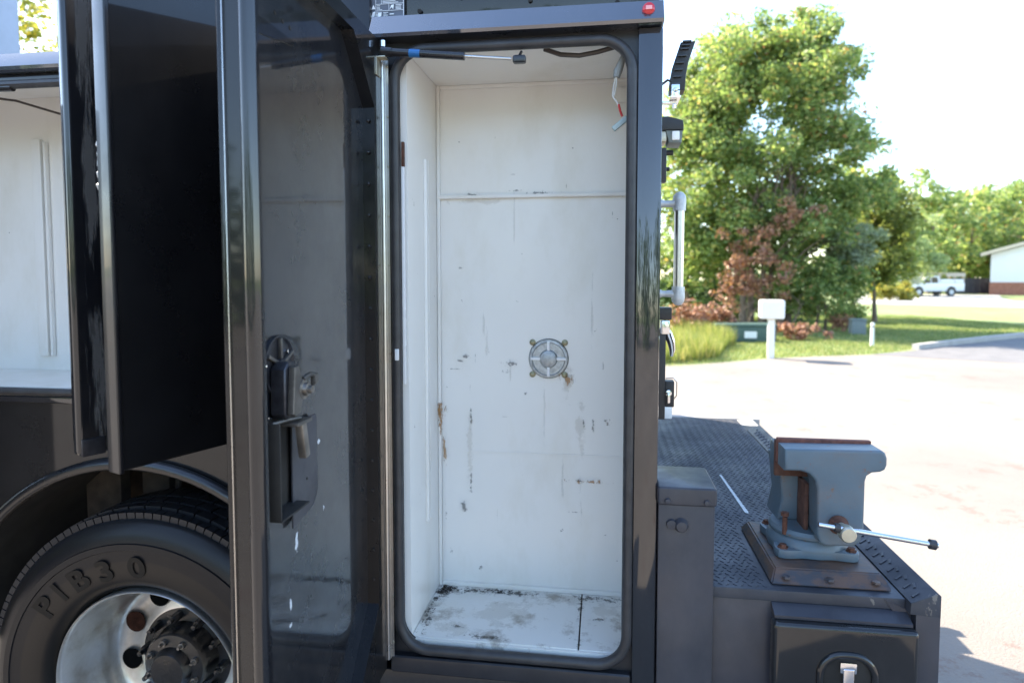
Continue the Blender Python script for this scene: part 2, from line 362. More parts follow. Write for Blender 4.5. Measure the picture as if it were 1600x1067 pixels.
# upper structure
b = MB(); b.box(-.745, .140, .030, 2.35, 2.43, 2.78, .006); P_(b, 'upper_body_panel', M['black'], label='dark raised headboard above the rear compartment')
b = MB()
for x, z in ((-.505, 2.478), (-.39, 2.51), (-.2, 2.49), (.03, 2.47)): b.lathe([(.0001, -.004), (.006, -.004), (.006, .001)], (x, .026, z), 'y', 10)
[P_(q, 'bolt', M['dark']) for q in b.split()]
b = MB(); b.box(-.645, -.548, .020, .0285, 2.461, 2.56); stk = P_(b, 'warning_sticker', M['sticker'], smooth=False)
b = MB(); y = .0185
def stroke(x0, x1, z0, z1): b.box(x0, x1, y-.0006, y, z0, z1)
stroke(-.645, -.6435, 2.461, 2.56); stroke(-.5495, -.548, 2.461, 2.56); stroke(-.645, -.548, 2.4615, 2.463)
for z in (2.482, 2.500, 2.522): stroke(-.628, -.5495, z, z+.0011)
stroke(-.5905, -.5895, 2.482, 2.50); stroke(-.628, -.627, 2.482, 2.56); stroke(-.612, -.611, 2.50, 2.522)
for z in (2.466, 2.4695, 2.473, 2.477): stroke(-.629, -.614, z, z+.0016); stroke(-.606, -.592-random.random()*.008, z, z+.0014)
stroke(-.588, -.576, 2.4715, 2.474)
for z in (2.485, 2.4885, 2.492, 2.496): stroke(-.625, -.616+random.random()*.012, z, z+.0014); stroke(-.571, -.553-random.random()*.005, z, z+.0015)
for z in (2.503, 2.507, 2.511): stroke(-.608, -.555-random.random()*.02, z, z+.0016)
b.prism([(-.640, 2.488), (-.634, 2.500), (-.629, 2.488)], 'y', y-.0006, y); b.prism([(-.642, 2.466), (-.636, 2.480), (-.629, 2.482), (-.632, 2.468)], 'y', y-.0006, y)
b.prism([(-.588, 2.486), (-.583, 2.497), (-.576, 2.498), (-.578, 2.485), (-.582, 2.491)], 'y', y-.0006, y); b.prism([(-.623, 2.466), (-.62, 2.477), (-.611, 2.479), (-.612, 2.468)], 'y', y-.0012, y-.0006)
T(b.build('sticker_print', M['print'], smooth=False), stk)
# marker light
b = MB(); b.lathe([(.0001, -.016), (.008, -.016), (.0145, -.012), (.0165, -.006), (.0165, .012)], (.108, -.016, 2.430), 'y', 24); ml = P_(b, 'marker_light', M['redlens'])
b = MB(); b.box(.100, .116, -.0338, -.0318, 2.425, 2.435, .0009); T(b.build('lens_centre', M['pinklens']), ml)
# gasket
def sealpath(x0, x1, z0, z1, r, y): return [(p[0], y, p[1]) for p in rrect(x0, x1, z0, z1, r, 10)]
b = MB(); b.tube(sealpath(-.5725, .0700, .6865, 2.3690, .085, .004), .0145, 12, closed=True); b.tube(sealpath(-.579, .0765, .680, 2.375, .09, .015), .0075, 8, closed=True)
P_(b, 'door_seal', M['rubber'])
# piano hinge of the near door
hz0, hz1 = .655, 2.345
b = MB(); b.box(-.602, -.588, .000, .0035, hz0, hz1); b.tube([(-.604, -.004, hz0), (-.604, -.004, hz1)], .0062, 12)
hinge = P_(b, 'piano_hinge', M['steel'])
b = MB()
for k in range(13):
    z = hz0+.05+k*.135; b.lathe([(.0001, -.003), (.003, -.0025), (.004, 0)], (-.5905, .000, z), 'y', 8)
[T(q.build('rivet', M['zinc']), hinge) for q in b.split()]
# recessed black rail above opening handled by landing; lower skirt left of the sill
b = MB(); b.box(-.72, .296, .014, .10, .30, .478, .003); P_(b, 'lower_skirt', M['char'])

# ---- compartment interior (liner)
x0, x1, yb, z0, z1 = -.547, .150, .362, .702, 2.378
b = MB(); b.quad((x0, yb, z0), (x1, yb, z0), (x1, yb, z1), (x0, yb, z1)); liner = P_(b, 'compartment', M['in'], smooth=False, label='white lined tall rear compartment standing open')
def L_(mb, name, m, **k): return T(mb.build(name, m, **k), liner)
b = MB(); b.box(-.566, x0, .035, yb+.03, z0-.02, z1+.02); L_(b, 'side_wall', M['in'], smooth=False)
b = MB(); b.box(x1-.006, x1-.003, .035, yb, z0-.02, z1+.02); L_(b, 'side_wall', M['in'], smooth=False)
b = MB(); b.box(x0+.001, x1-.01, .035, yb-.001, z1-.004, z1+.03); L_(b, 'ceiling_panel', M['in'], smooth=False)
b = MB(); b.box(x0+.001, -.064, .035, yb-.002, z0-.03, z0+.004, .002); b.box(-.060, x1-.01, .035, yb-.002, z0-.03, z0+.0035, .002); L_(b, 'floor_panel', M['floor'], smooth=False)
b = MB(); b.box(-.55, .05, .024, .036, .6905, .7035, .001); L_(b, 'floor_lip', M['floor'])
b = MB(); b.box(x0+.004, x1-.01, .347, yb-.001, 2.008, 2.020, .003); L_(b, 'shelf_rail', M['in'])
b = MB(); b.prism([(-.46, 1.171), (x1-.01, 1.171), (x1-.01, 1.166), (-.46, 1.166)], 'y', yb-.0025, yb-.0005); L_(b, 'panel_seam', M['in'], smooth=False)
b = MB()
for (c0, c1) in ((.196, .213), (.219, .224)): b.box(x0, x0+.010, c0, c1, .985, 2.11, .002)
[L_(q, 'shelf_track', M['in']) for q in b.split()]
b = MB(); b.box(x0+.0005, x0+.012, yb-.014, yb-.0005, z0+.004, z1-.004, .004); b.box(x0+.012, x1-.01, yb-.012, yb-.0005, z0+.004, z0+.018, .004); b.box(x0+.012, x1-.01, yb-.008, yb-.0005, z1-.016, z1-.004, .003); L_(b, 'corner_bead', M['in'])
b = MB(); b.box(-.5575, -.5505, .012, .024, 2.058, 2.125, .001); L_(b, 'rusted_catch', M['rust'])
b = MB(); b.box(-.5577, -.5507, .012, .024, 1.45, 2.057, .001); L_(b, 'catch_strip', M['white'])
b = MB(); b.box(-.574, -.563, -.012, -.002, 1.520, 1.552, .002); L_(b, 'white_clip', M['white'])
# vent cap
vx, vz = -.176, 1.486
b = MB(); b.lathe([(.064, 0), (.064, -.006), (.061, -.012), (.055, -.013), (.052, -.008), (.030, -.008), (.027, -.016), (.024, -.018), (.0001, -.018)], (vx, yb-.0005, vz), 'y', 48)
vent = L_(b, 'vent_cap', M['ventm'])
L0 = MB(); L0.lathe([(.0655, 0), (.0655, -.001), (.063, -.001), (.063, 0)], (vx, yb-.0006, vz), 'y', 48); L_(L0, 'vent_shade_ring', M['dark'])  # dark ring: shading round the vent edge put in as colour
b = MB()
for a in (0, 90, 180, 270):
    mx = Matrix.Translation((vx, yb-.012, vz)) @ Matrix.Rotation(R(a), 4, 'Y'); b.box(.025, .058, -.004, .004, -.0045, .0045, .0015, mx=mx)
[L_(q, 'vent_rib', M['white']) for q in b.split()]
for a in (45, 135, 225, 315):
    bx_, bz = vx+.0745*math.cos(R(a)), vz+.0745*math.sin(R(a)); b = MB(); b.lathe([(.0105, 0), (.0105, -.002), (.007, -.003), (.0065, -.010), (.004, -.011), (.0001, -.011)], (bx_, yb-.0005, bz), 'y', 12); L_(b, 'vent_bolt', M['nut'])
# stains: (x, z, w, h)
def decals(name, m, items, plane, val, parent, lab=None):
    b = MB()
    for k, (u, v, w_, h_) in enumerate(items):
        vv = val+k*.00006*(-1 if plane in 'yX' else 1)
        if plane == 'y': q = [(u-w_/2, vv, v-h_/2), (u+w_/2, vv, v-h_/2), (u+w_/2, vv, v+h_/2), (u-w_/2, vv, v+h_/2)]
        elif plane in 'xX': q = [(vv, u-w_/2, v-h_/2), (vv, u+w_/2, v-h_/2), (vv, u+w_/2, v+h_/2), (vv, u-w_/2, v+h_/2)]
        else: q = [(u-w_/2, v-h_/2, vv), (u+w_/2, v-h_/2, vv), (u+w_/2, v+h_/2, vv), (u-w_/2, v+h_/2, vv)]
        b.quad(*q, uv=True)
    o = b.build(name, m, kind='stuff', smooth=False); return T(o, parent)
decals('rust_stain', M['st_rust'], [(-.535, 1.27, .035, .20), (-.535, 1.315, .045, .06), (-.535, 1.31, .05, .04), (-.040, 1.085, .17, .022), (-.115, 1.42, .07, .06), (-.525, 1.17, .02, .14)], 'y', yb-.0146, liner)
decals('tan_stain', M['st_tan'], [(-.115, 1.40, .05, .14), (-.07, 1.26, .04, .22), (-.4, 2.0, .25, .03), (-.44, 1.2, .03, .35)], 'y', yb-.003, liner)
decals('drip_streak', M['st_tan2'], [(random.uniform(-.5, .03), random.uniform(.8, 1.95), random.uniform(.008, .022), random.uniform(.08, .32)) for k in range(9)], 'y', yb-.0032, liner)
decals('scratch_mark', M['st_scr'], [(random.uniform(-.5, .03), random.uniform(.8, 2.2), *random.choice(((.004, .05), (.06, .004), (.003, .03), (.03, .003), (.02, .008)))) for k in range(14)], 'y', yb-.008, liner)
decals('black_scuff', M['st_black'], [(-.433, 1.285, .012, .11), (-.433, 1.065, .012, .10), (-.455, 1.490, .05, .02), (-.47, 1.475, .05, .012), (-.06, 1.275, .009, .05), (-.03, 1.275, .01, .06), (-.30, 1.47, .07, .03), (-.32, 1.44, .04, .02), (-.075, 1.088, .08, .012),
    (-.46, .985, .03, .05), (-.40, .775, .016, .04), (-.5, .83, .02, .02), (-.35, 2.20, .012, .02), (-.1, 2.16, .012, .012), (-.47, 2.19, .012, .012), (-.42, 2.02, .08, .012), (-.2, 2.022, .14, .010), (-.25, 1.37, .015, .02), (-.52, .96, .012, .06), (-.28, 2.03, .09, .01), (.01, 1.29, .012, .02)], 'y', yb-.0155, liner)
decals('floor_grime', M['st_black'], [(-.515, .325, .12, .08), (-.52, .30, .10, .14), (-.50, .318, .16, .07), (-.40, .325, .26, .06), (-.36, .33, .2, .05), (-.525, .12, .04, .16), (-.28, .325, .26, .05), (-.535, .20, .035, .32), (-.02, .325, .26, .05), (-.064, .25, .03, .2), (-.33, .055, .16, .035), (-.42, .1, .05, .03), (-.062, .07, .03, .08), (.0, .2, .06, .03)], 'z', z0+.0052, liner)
decals('floor_rust', M['st_tan'], [(-.30, .2, .3, .2), (.02, .26, .14, .16), (-.42, .09, .2, .1), (-.1, .3, .2, .08)], 'z', z0+.0045, liner)
# cable loop, plug and wires at top right
b = MB(); b.tube([(-.165, .06, 2.372), (-.12, .05, 2.352), (-.07, .05, 2.347), (-.02, .05, 2.354), (.03, .05, 2.366), (.055, .05, 2.38)], .0065, 8); L_(b, 'cable', M['cable'])
b = MB(); b.tube([(.056, .045, 2.37), (.047, .05, 2.335), (.033, .05, 2.30), (.030, .05, 2.285)], [.005, .008, .012, .009], 10); L_(b, 'taped_plug', M['tape'])
b = MB(); b.tube([(.029, .05, 2.29), (.022, .05, 2.26), (.020, .05, 2.235), (.030, .05, 2.222), (.037, .05, 2.208)], .0022, 6); b.tube([(.031, .05, 2.29), (.029, .05, 2.26), (.023, .05, 2.235)], .0022, 6); L_(b, 'lamp_wire', M['wirewhite'])
b = MB(); b.tube([(.036, .05, 2.214), (.041, .05, 2.195), (.046, .05, 2.182)], .0032, 8); L_(b, 'red_wire', M['wirered'])
b = MB(); mx = Matrix.Translation((.041, .05, 2.163)) @ Matrix.Rotation(R(-38), 4, 'Y'); b.box(-.024, .024, -.007, .007, -.007, .007, .002, mx=mx); L_(b, 'wire_connector', M['conn'])
b = MB(); b.box(.03, .068, .349, .360, 2.30, 2.345, .003); L_(b, 'outlet_cover', M['in'])

# ---- near door (opened out at a right angle, inner side towards the rear)
door = empty('compartment_door', (-.604, 0, .64)); T(door)
door['label'] = 'tall black rear compartment door swung out, glossy inner tray facing the opening'
dz0, dz1 = .635, 2.388
def D_(mb, name, m, **k): return T(mb.build(name, m, **k), door)
b = MB(); b.box(-.6740, -.6650, -.662, -.012, dz0-.012, dz1+.012, .005, 3); D_(b, 'outer_skin', M['black'])
b = MB(); b.box(-.6440, -.6380, -.650, -.030, dz0+.01, dz1-.01); D_(b, 'inner_panel', M['panel'], smooth=False)
outer = [(-.655, dz0), (-.016, dz0), (-.012, dz0+.02), (-.012, 1.0), (-.012, 2.0), (-.012, dz1-.02), (-.016, dz1), (-.655, dz1)]
inner = [(-.643, dz0+.065), (-.204, .700), (-.070, .852), (-.068, 1.0), (-.066, 2.0), (-.062, 2.20), (-.200, 2.352), (-.643, 2.352)]
b = MB(); b.ring(outer, inner, 'x', -.6645, -.6055); D_(b, 'inner_pan', M['black'], smooth=False)
b = MB(); b.box(-.6642, -.6052, -.6515, -.6400, dz0+.002, dz1-.002, .003); D_(b, 'edge_channel', M['plastic'])
b = MB(); b.prism([(-.6035-.0155+.0155*math.cos(R(a)), -.650-.020*math.sin(R(a))) for a in range(0, 181, 12)]+[(-.6345, -.6425), (-.6035, -.6425)], 'z', dz0+.002, dz1-.002); D_(b, 'edge_bead', M['edge'], ang=60)
b = MB(); b.box(-.6649, -.6625, -.660, -.652, dz0+.01, dz1-.01, .001); D_(b, 'seam_bead', M['steel'])
b = MB()
for z in [2.165-k*.083 for k in range(16)]: b.lathe([(.0001, -.004), (.0045, -.003), (.0055, .001)], (-.622, -.0690, z), 'y', 8)
[D_(q, 'pan_rivet', M['edge']) for q in b.split()]
# slot and holes in upper tray
b = MB(); b.prism([(-.60, 2.20), (-.60, 2.235), (-.45, 2.235), (-.45, 2.225)], 'x', -.6382, -.6355); D_(b, 'access_plate', M['black'], smooth=False)
b = MB()
for y_, z_ in ((-.52, 2.265), (-.49, 2.26), (-.46, 2.258)): b.lathe([(.0001, .0), (.0045, 0), (.0045, -.001)], (-.6370, y_, z_), 'x', 10)
[D_(q, 'drill_hole', M['dark']) for q in b.split()]
# rotary latch
latch = empty('door_latch', (-.68, -.44, 1.52)); T(latch, door)
ly, lz = -.445, 1.525
def LA(mb, name, m):
    bmesh.ops.translate(mb.b, vec=((.042, -.102, .046) if name.startswith('shield') else (.042, -.092, .012)), verts=mb.b.verts); o = mb.build(name, m); o.parent = door; o.matrix_parent_inverse = Matrix.Translation(-Vector(door.location)); return o
b = MB(); b.lathe([(.060, 0), (.060, .006), (.056, .006), (.052, .002), (.014, .002), (.012, .010), (.0001, .010)], (-.680, ly, lz+.040), 'x', 32); LA(b, 'latch_dish', M['darkmetal'])
for a in (25, 90, 155):
    b = MB(); mx = Matrix.Translation((-.678, ly, lz+.040)) @ Matrix.Rotation(R(a), 4, 'X'); b.box(.001, .008, .014, .054, -.0035, .0035, .0015, mx=mx); LA(b, 'dish_rib', M['tongue'])
b = MB(); b.prism([(ly-.040, lz-.05), (ly-.030, lz-.062), (ly+.008, lz-.062), (ly+.024, lz-.045), (ly+.027, lz), (ly+.020, lz+.030), (ly+.002, lz+.048), (ly-.022, lz+.050), (ly-.038, lz+.036)], 'x', -.677, -.645, .006, 3); LA(b, 'latch_body', M['darkmetal'])
b = MB(); b.prism([(ly-.036, lz-.05), (ly-.026, lz-.056), (ly-.004, lz-.052), (ly+.004, lz-.03), (ly+.002, lz+.02), (ly-.010, lz+.042), (ly-.026, lz+.040)], 'x', -.6445, -.630, .004, 3); LA(b, 'latch_cover', M['tongue'])
b = MB(); b.lathe([(.026, 0), (.027, .004), (.022, .006), (.020, .014), (.0135, .015), (.0125, .022), (.008, .023), (.0075, .031), (.0001, .032)], (-.643, ly+.010, lz-.008), 'x', 24); LA(b, 'latch_spindle', M['stud'])
b = MB(); b.tube([(-.632, ly+.008, lz+.012), (-.630, ly+.034, lz+.018), (-.629, ly+.052, lz+.014), (-.629, ly+.056, lz), (-.631, ly+.048, lz-.006)], [.005, .0055, .006, .006, .004], 8); b.box(-.634, -.622, ly+.044, ly+.060, lz-.004, lz+.018, .003); LA(b, 'latch_hook', M['tongue'])
b = MB(); b.box(-.667, -.628, ly-.022, ly+.040, lz-.078, lz-.070, .003); LA(b, 'latch_shelf', M['tongue'])
b = MB(); b.tube([(-.665, ly-.055, lz-.066), (-.650, ly-.02, lz-.064), (-.640, ly+.01, lz-.066)], .004, 8); LA(b, 'latch_rod', M['tongue'])
b = MB(); mx = Matrix.Translation((-.640, ly+.018, lz-.112)) @ Matrix.Rotation(R(12), 4, 'X'); b.prism([(-.009, -.036), (.009, -.036), (.011, .036), (-.011, .036)], 'z', -.036, .036, mx=mx) if 0 else b.box(-.009, .009, -.010, .010, -.038, .038, .004, mx=mx); LA(b, 'latch_tongue', M['tongue2'])
b = MB()
for dy, dz in ((-.052, -.055), (-.020, -.074), (.004, -.078), (-.056, .045), (.028, .065)): b.lathe([(.0001, .007), (.0035, .006), (.0045, 0)], (-.678, ly+dy, lz+dz), 'x', 8)
[LA(q, 'latch_screw', M['chrome']) for q in b.split()]
b = MB()   # latch shield: open sided box below the latch
b.box(-.680, -.640, -.508, -.504, 1.245, 1.43, .001); b.box(-.680, -.640, -.504, -.39, 1.240, 1.244, .001); b.box(-.6815, -.6795, -.51, -.40, 1.245, 1.43, .001); LA(b, 'shield_box', M['dark'])
b = MB(); b.prism([(-.405, 1.405), (-.298, 1.405), (-.292, 1.399), (-.292, 1.232), (-.312, 1.208), (-.395, 1.190), (-.407, 1.190)], 'x', -.672, -.668, .001); b.box(-.680, -.668, -.300, -.296, 1.24, 1.40); LA(b, 'shield_plate', M['char'])
b = MB(); b.lathe([(.0001, 0), (.003, 0), (.003, -.001)], (-.6665, -.345, 1.355), 'x', 8); b.lathe([(.0001, 0), (.003, 0), (.003, -.001)], (-.6665, -.345, 1.275), 'x', 8); [LA(q, 'shield_hole', M['dark']) for q in b.split()]
decals('paint_scratch', M['st_white'], [(-.475, 1.20, .02, .06), (-.471, 1.24, .012, .02), (-.504, 1.075, .012, .06), (-.51, 1.03, .03, .03), (-.34, 1.22, .02, .02), (-.36, 1.38, .02, .015), (-.41, 1.14, .01, .02)], 'x', -.6378, door)
bpy.data.objects.remove(latch)
# strut bracket and gas strut
b = MB(); b.box(-.634, -.606, -.050, -.046, 2.285, 2.342, .002); b.box(-.630, -.580, -.050, -.020, 2.335, 2.339, .001); b.box(-.606, -.602, -.052, -.02, 2.29, 2.335, .001); D_(b, 'strut_bracket', M['zinc'])
gs = MB(); A = Vector((-.586, -.036, 2.353)); B = Vector((-.222, -.026, 2.319)); d = (B-A)
gs.tube([A, A+d*.60], .0105, 16); gs.tube([A-d*.02, A+d*.06], .0125, 14)
strut = P_(gs, 'gas_strut', M['strut'])
b = MB(); b.tube([A+d*.60, A+d*.94], .0043, 12); T(b.build('strut_rod', M['steel']), strut)
b = MB(); b.box(-.240, -.205, -.036, -.014, 2.309, 2.329, .007, 3); b.tube([(-.222, -.024, 2.33), (-.222, .01, 2.35)], .004, 8); T(b.build('strut_end', M['strut']), strut)
b = MB(); b.tube([A+d*.19, A+d*.27], .0108, 16); T(b.build('strut_label', M['bluelab'], label='blue printed band on the gas strut'), strut)
b = MB(); b.tube([A-d*.01+Vector((0, 0, .012)), A-d*.01+Vector((0, 0, .028))], .008, 10); T(b.build('strut_stud', M['chrome']), strut)

# ---- middle doors, seen from outside, hinged behind the near door
def leafdoor(hx, hy, fx, fy, zb, zt, thick, lab, mt='black', skin=.013):
    e = (Vector((fx, fy, 0))-Vector((hx, hy, 0))); Lg = e.length; e.normalize(); n = Vector((e.y, -e.x, 0))
    if n.x > 0: n = -n
    mx = Matrix(((e.x, n.x, 0, hx), (e.y, n.y, 0, hy), (0, 0, 1, 0), (0, 0, 0, 1)))
    q = MB(); q.box(0, Lg, 0, skin, zb, zt, skin*.4, 4, mx=mx); d_ = P_(q, 'side_door', M[mt], label=lab)
    q = MB(); q.box(.02, Lg-.012, skin+.0005, thick, zb+.015, zt-.015, .014, 4, mx=mx); T(q.build('inner_pan', M['edge']), d_)
    if mt == 'edge': return d_, mx, Lg
    q = MB(); q.box(Lg-.003, Lg+.008, -.006, .036, zb-.004, zt+.004, .005, 3, mx=mx); T(q.build('edge_lip', M['semi2']), d_)
    return d_, mx, Lg
dA, mA, LAg = leafdoor(-.735, -.004, -.957, -.575, 1.36, 2.44, .075, 'black side door with bright folded edge strip')
dB, mB, LBg = leafdoor(-.92, -.004, -1.150, -.470, 1.352, 2.44, .065, 'black side door with scraped edge behind the other one', 'edge', .030)
b = MB(); b.tube([mA @ Vector((LAg-.001+.003*math.sin(k*2.3), .040, 1.925+.008*k)) for k in range(13)], [.005+.002*math.sin(k*1.9) for k in range(13)], 8); T(b.build('weld_scar', M['castalu']), dA)
b = MB(); b.lathe([(.0001, -.010), (.006, -.009), (.008, -.001)], (0, 0, 0), 'y', 12); bmesh.ops.transform(b.b, matrix=mA @ Matrix.Translation((.19, 0, 1.485)), verts=b.b.verts); T(b.build('door_screw', M['chrome']), dA)
def worn_strip(mx, L0, L1, zb, zt, parent, m):
    q = MB(); n = 3
    for k in range(n):
        za, zc = zb+(zt-zb)*k/n, zb+(zt-zb)*(k+1.25)/n
        q.quad(*[mx @ Vector((a_, -.0004-.00005*k, c_)) for a_, c_ in ((L0, za), (L1, za), (L1, zc), (L0, zc))], uv=True)
    T(q.build('scraped_paint', m, kind='stuff', smooth=False), parent)
M['st_wear'] = stain('worn_paint_streak', (.10, .098, .096), .48, 40, (1, 1, .08), amax=.75)
worn_strip(mB, LBg-.075, LBg-.012, 1.36, 2.43, dB, M['st_wear'])
b = MB(); b.box(LBg-.055, LBg-.006, -.0035, .02, 1.3505, 1.39, .003, mx=mB); T(b.build('bare_metal_corner', M['darkmetal']), dB)
q = MB(); q.box(-2.36, -2.345, -.66, -.01, .62, 2.40, .005); fd = P_(q, 'side_door', M['black'], label='unseen tall forward door, added to darken the reflection in the fender')  # out of view, added so the fender mirrors something dark
q = MB(); q.box(-2.343, -2.30, -.64, -.03, .64, 2.38, .01); T(q.build('inner_pan', M['panel']), fd)
# ---- forward compartment (left)
lx0, lx1 = -2.33, -1.33
b = MB(); b.quad((lx0, .36, 1.40), (lx1, .36, 1.40), (lx1, .36, 2.345), (lx0, .36, 2.345)); lin2 = P_(b, 'side_compartment', M['in'], smooth=False, label='white lined compartment above the rear wheel')
b = MB(); b.box(lx0, lx1, .032, .359, 2.395, 2.409); b.quad((lx0, .3599, 2.34), (lx1, .3599, 2.34), (lx1, .3599, 2.396), (lx0, .3599, 2.396)); T(b.build('ceiling_panel', M['in'], smooth=False), lin2)
b = MB(); b.box(lx0, lx1, .02, .359, 1.395, 1.412); T(b.build('floor_panel', M['in'], smooth=False), lin2)
b = MB(); b.box(lx1, lx1+.01, .032, .37, 1.38, 2.405); b.box(lx0-.01, lx0, .032, .37, 1.38, 2.405); [T(q.build('side_wall', M['in'], smooth=False), lin2) for q in b.split()]
b = MB(); b.box(-2.043, -2.005, .342, .358, 1.465, 2.245, .003); b.box(-1.995, -1.985, .342, .358, 1.465, 2.235, .003); [T(q.build('shelf_track', M['in']), lin2) for q in b.split()]
b = MB(); b.tube([(-2.25, .2, 2.385), (-2.0, .25, 2.355), (-1.85, .30, 2.31)], .004, 6); T(b.build('cable', M['cable']), lin2)
b = MB(); b.prism([(-.004, 2.360), (-.012, 2.366), (-.014, 2.376), (-.008, 2.388), (.012, 2.421), (.10, 2.421), (.10, 2.360)], 'x', lx0, -.75); P_(b, 'roof_rail', M['rail'])
b = MB(); b.box(lx0, -.75, .012, .03, 2.335, 2.359, .004); P_(b, 'header_strip', M['black'])
b = MB(); b.tube([(lx0, .0, 2.326), (-1.36, .0, 2.326)], .013, 10); b.tube([(lx0, .0, 1.402), (-1.36, .0, 1.402)], .011, 10); b.tube([(-1.35, .0, 1.402), (-1.35, .0, 2.340)], .012, 10); P_(b, 'side_door_seal', M['rubber'])
b = MB(); b.box(lx0, -.75, -.002, .03, 1.366, 1.388, .006, 3); P_(b, 'side_sill', M['frame'])
b = MB(); b.box(-1.32, -.746, .006, .03, 1.389, 2.35); P_(b, 'closed_body_panel', M['black'], smooth=False)
b = MB(); A2 = Vector((-2.2, .0, 2.318)); B2 = Vector((-1.765, .0, 2.318)); b.tube([A2, B2], .0045, 8); s2 = P_(b, 'gas_strut', M['steel'])
b = MB(); b.tube([(-1.85, 0, 2.318), (-1.755, 0, 2.317)], .011, 12); b.tube([(-1.77, 0, 2.32), (-1.77, .01, 2.34)], .004, 8); T(b.build('strut_end', M['strut']), s2)
b = MB(); b.box(lx0, -.80, .362, 2.1, 2.30, 2.419, .004); b.box(lx0, -.80, .03, .36, 2.4105, 2.419); P_(b, 'body_roof', M['frame'])
b = MB(); b.box(-2.7, -.75, .40, 2.0, 1.2, 2.30); P_(b, 'body_core', M['dark'], smooth=False)
b = MB(); b.box(-.75, .138, .40, 2.35, .5, 2.43); P_(b, 'rear_core', M['frame'], smooth=False)
b = MB(); b.box(-3.7, -2.775, .55, 1.05, 2.418, 3.4, .01, 3); P_(b, 'crane_post', M['paleblue'], label='pale blue grey column rising above the body at the left')
# ---- fender with wheel arch
cxa, cza, ra = -1.41, .54, .640
arc = [(cxa+ra*math.cos(a), cza+ra*math.sin(a)) for a in [math.pi*(1-k/40) for k in range(41)]]
b = MB()
V = b.b.verts; top = 1.3655
for (xa, za), (xb, zb_) in zip(arc, arc[1:]): b.quad((xa, .010, za), (xb, .010, zb_), (xb, .010, top), (xa, .010, top))
b.quad((-3.1, .010, .3), (cxa-ra, .010, .3), (cxa-ra, .010, top), (-3.1, .010, top)); b.quad((cxa+ra, .010, .3), (-.645, .010, .3), (-.645, .010, top), (cxa+ra, .010, top))
P_(b, 'fender_panel', M['black'], smooth=False)
b = MB(); b.tube([(cxa+(ra+.010)*math.cos(a), -.002, cza+(ra+.010)*math.sin(a)) for a in [math.pi*(1-k/48) for k in range(49)]], .018, 12); P_(b, 'wheel_arch_trim', M['semi2'])
b = MB()
for (xa, za), (xb, zb_) in zip(arc, arc[1:]): b.quad((xa, .010, za), (xb, .010, zb_), (xb, .75, zb_), (xa, .75, za))
b.quad((-2.9, .75, .1), (-.6, .75, .1), (-.6, .75, 1.3), (-2.9, .75, 1.3)); P_(b, 'wheel_well', M['dark'])
b = MB(); b.box(-1.86, -1.72, .33, .38, .3, 1.12, .004); b.box(-1.69, -1.58, .40, .46, .3, 1.14, .004); b.tube([(-1.56, .42, .95), (-1.56, .44, 1.12)], .012, 8); b.box(-2.1, -.9, .60, .66, .78, .98, .004); P_(b, 'suspension', M['susp'])
b = MB(); b.box(-2.7, .7, .9, 1.0, .45, .7); b.box(-2.7, .7, 1.3, 1.4, .45, .7); P_(b, 'chassis_rail', M['dark'], smooth=False)
# ---- wheel
WC = Vector((-1.419, 0, .448)); wheel = empty('wheel', WC); T(wheel)
def W_(mb, name, m, **k): o = mb.build(name, m, offset=WC, **k); o.parent = wheel; return o
wheel.location = WC; wheel.matrix_parent_inverse = Matrix.Translation(-TO)
b = MB()
prof = [(.312, .09), (.322, .060), (.335, .044), (.352, .036), (.38, .030), (.405, .026), (.43, .024), (.450, .022), (.452, .018), (.470, .018), (.472, .023), (.49, .026), (.508, .034), (.524, .046), (.532, .056), (.533, .066), (.541, .066), (.545, .08), (.547, .30), (.53, .33), (.45, .34), (.312, .32)]
b.lathe([(r*1.030, h) for r, h in prof], WC, 'y', 96, closed=True); W_(b, 'tyre', M['tyre'], ang=50)
b = MB()
for row, (ya, yb_, n, ph) in enumerate(((.062, .094, 118, 0), (.104, .142, 62, .5), (.152, .195, 62, 0), (.205, .248, 62, .5), (.258, .300, 100, 0))):
    for k in range(n):
        a = 2*math.pi*(k+ph)/n
        if math.sin(a) < -.2: continue
        w_ = math.pi*.55/n-.0018; mx = Matrix.Translation(WC) @ Matrix.Rotation(-a, 4, 'Y')
        b.box(.545, .574 - (.006 if row in (0, 4) else 0), ya, yb_, -w_, w_, mx=mx)
W_(b, 'tread_block', M['tyre'], smooth=False, kind='stuff')
b = MB(); b.lathe([(.3135, .058), (.3135, .050), (.3105, .046), (.306, .050), (.302, .062), (.300, .085), (.292, .11), (.290, .16), (.276, .185), (.270, .22), (.262, .25), (.25, .262), (.22, .268), (.185, .262), (.165, .25), (.16, .25), (.16, .28), (.29, .30), (.312, .20), (.3135, .10)], WC, 'y', 96, closed=True)
bmesh.ops.transform(b.b, matrix=Matrix.Translation(WC) @ Matrix.Diagonal((1.028, 1, 1.028, 1)) @ Matrix.Translation(-WC), verts=b.b.verts)
rim_o = W_(b, 'rim', M['rim'], ang=60)
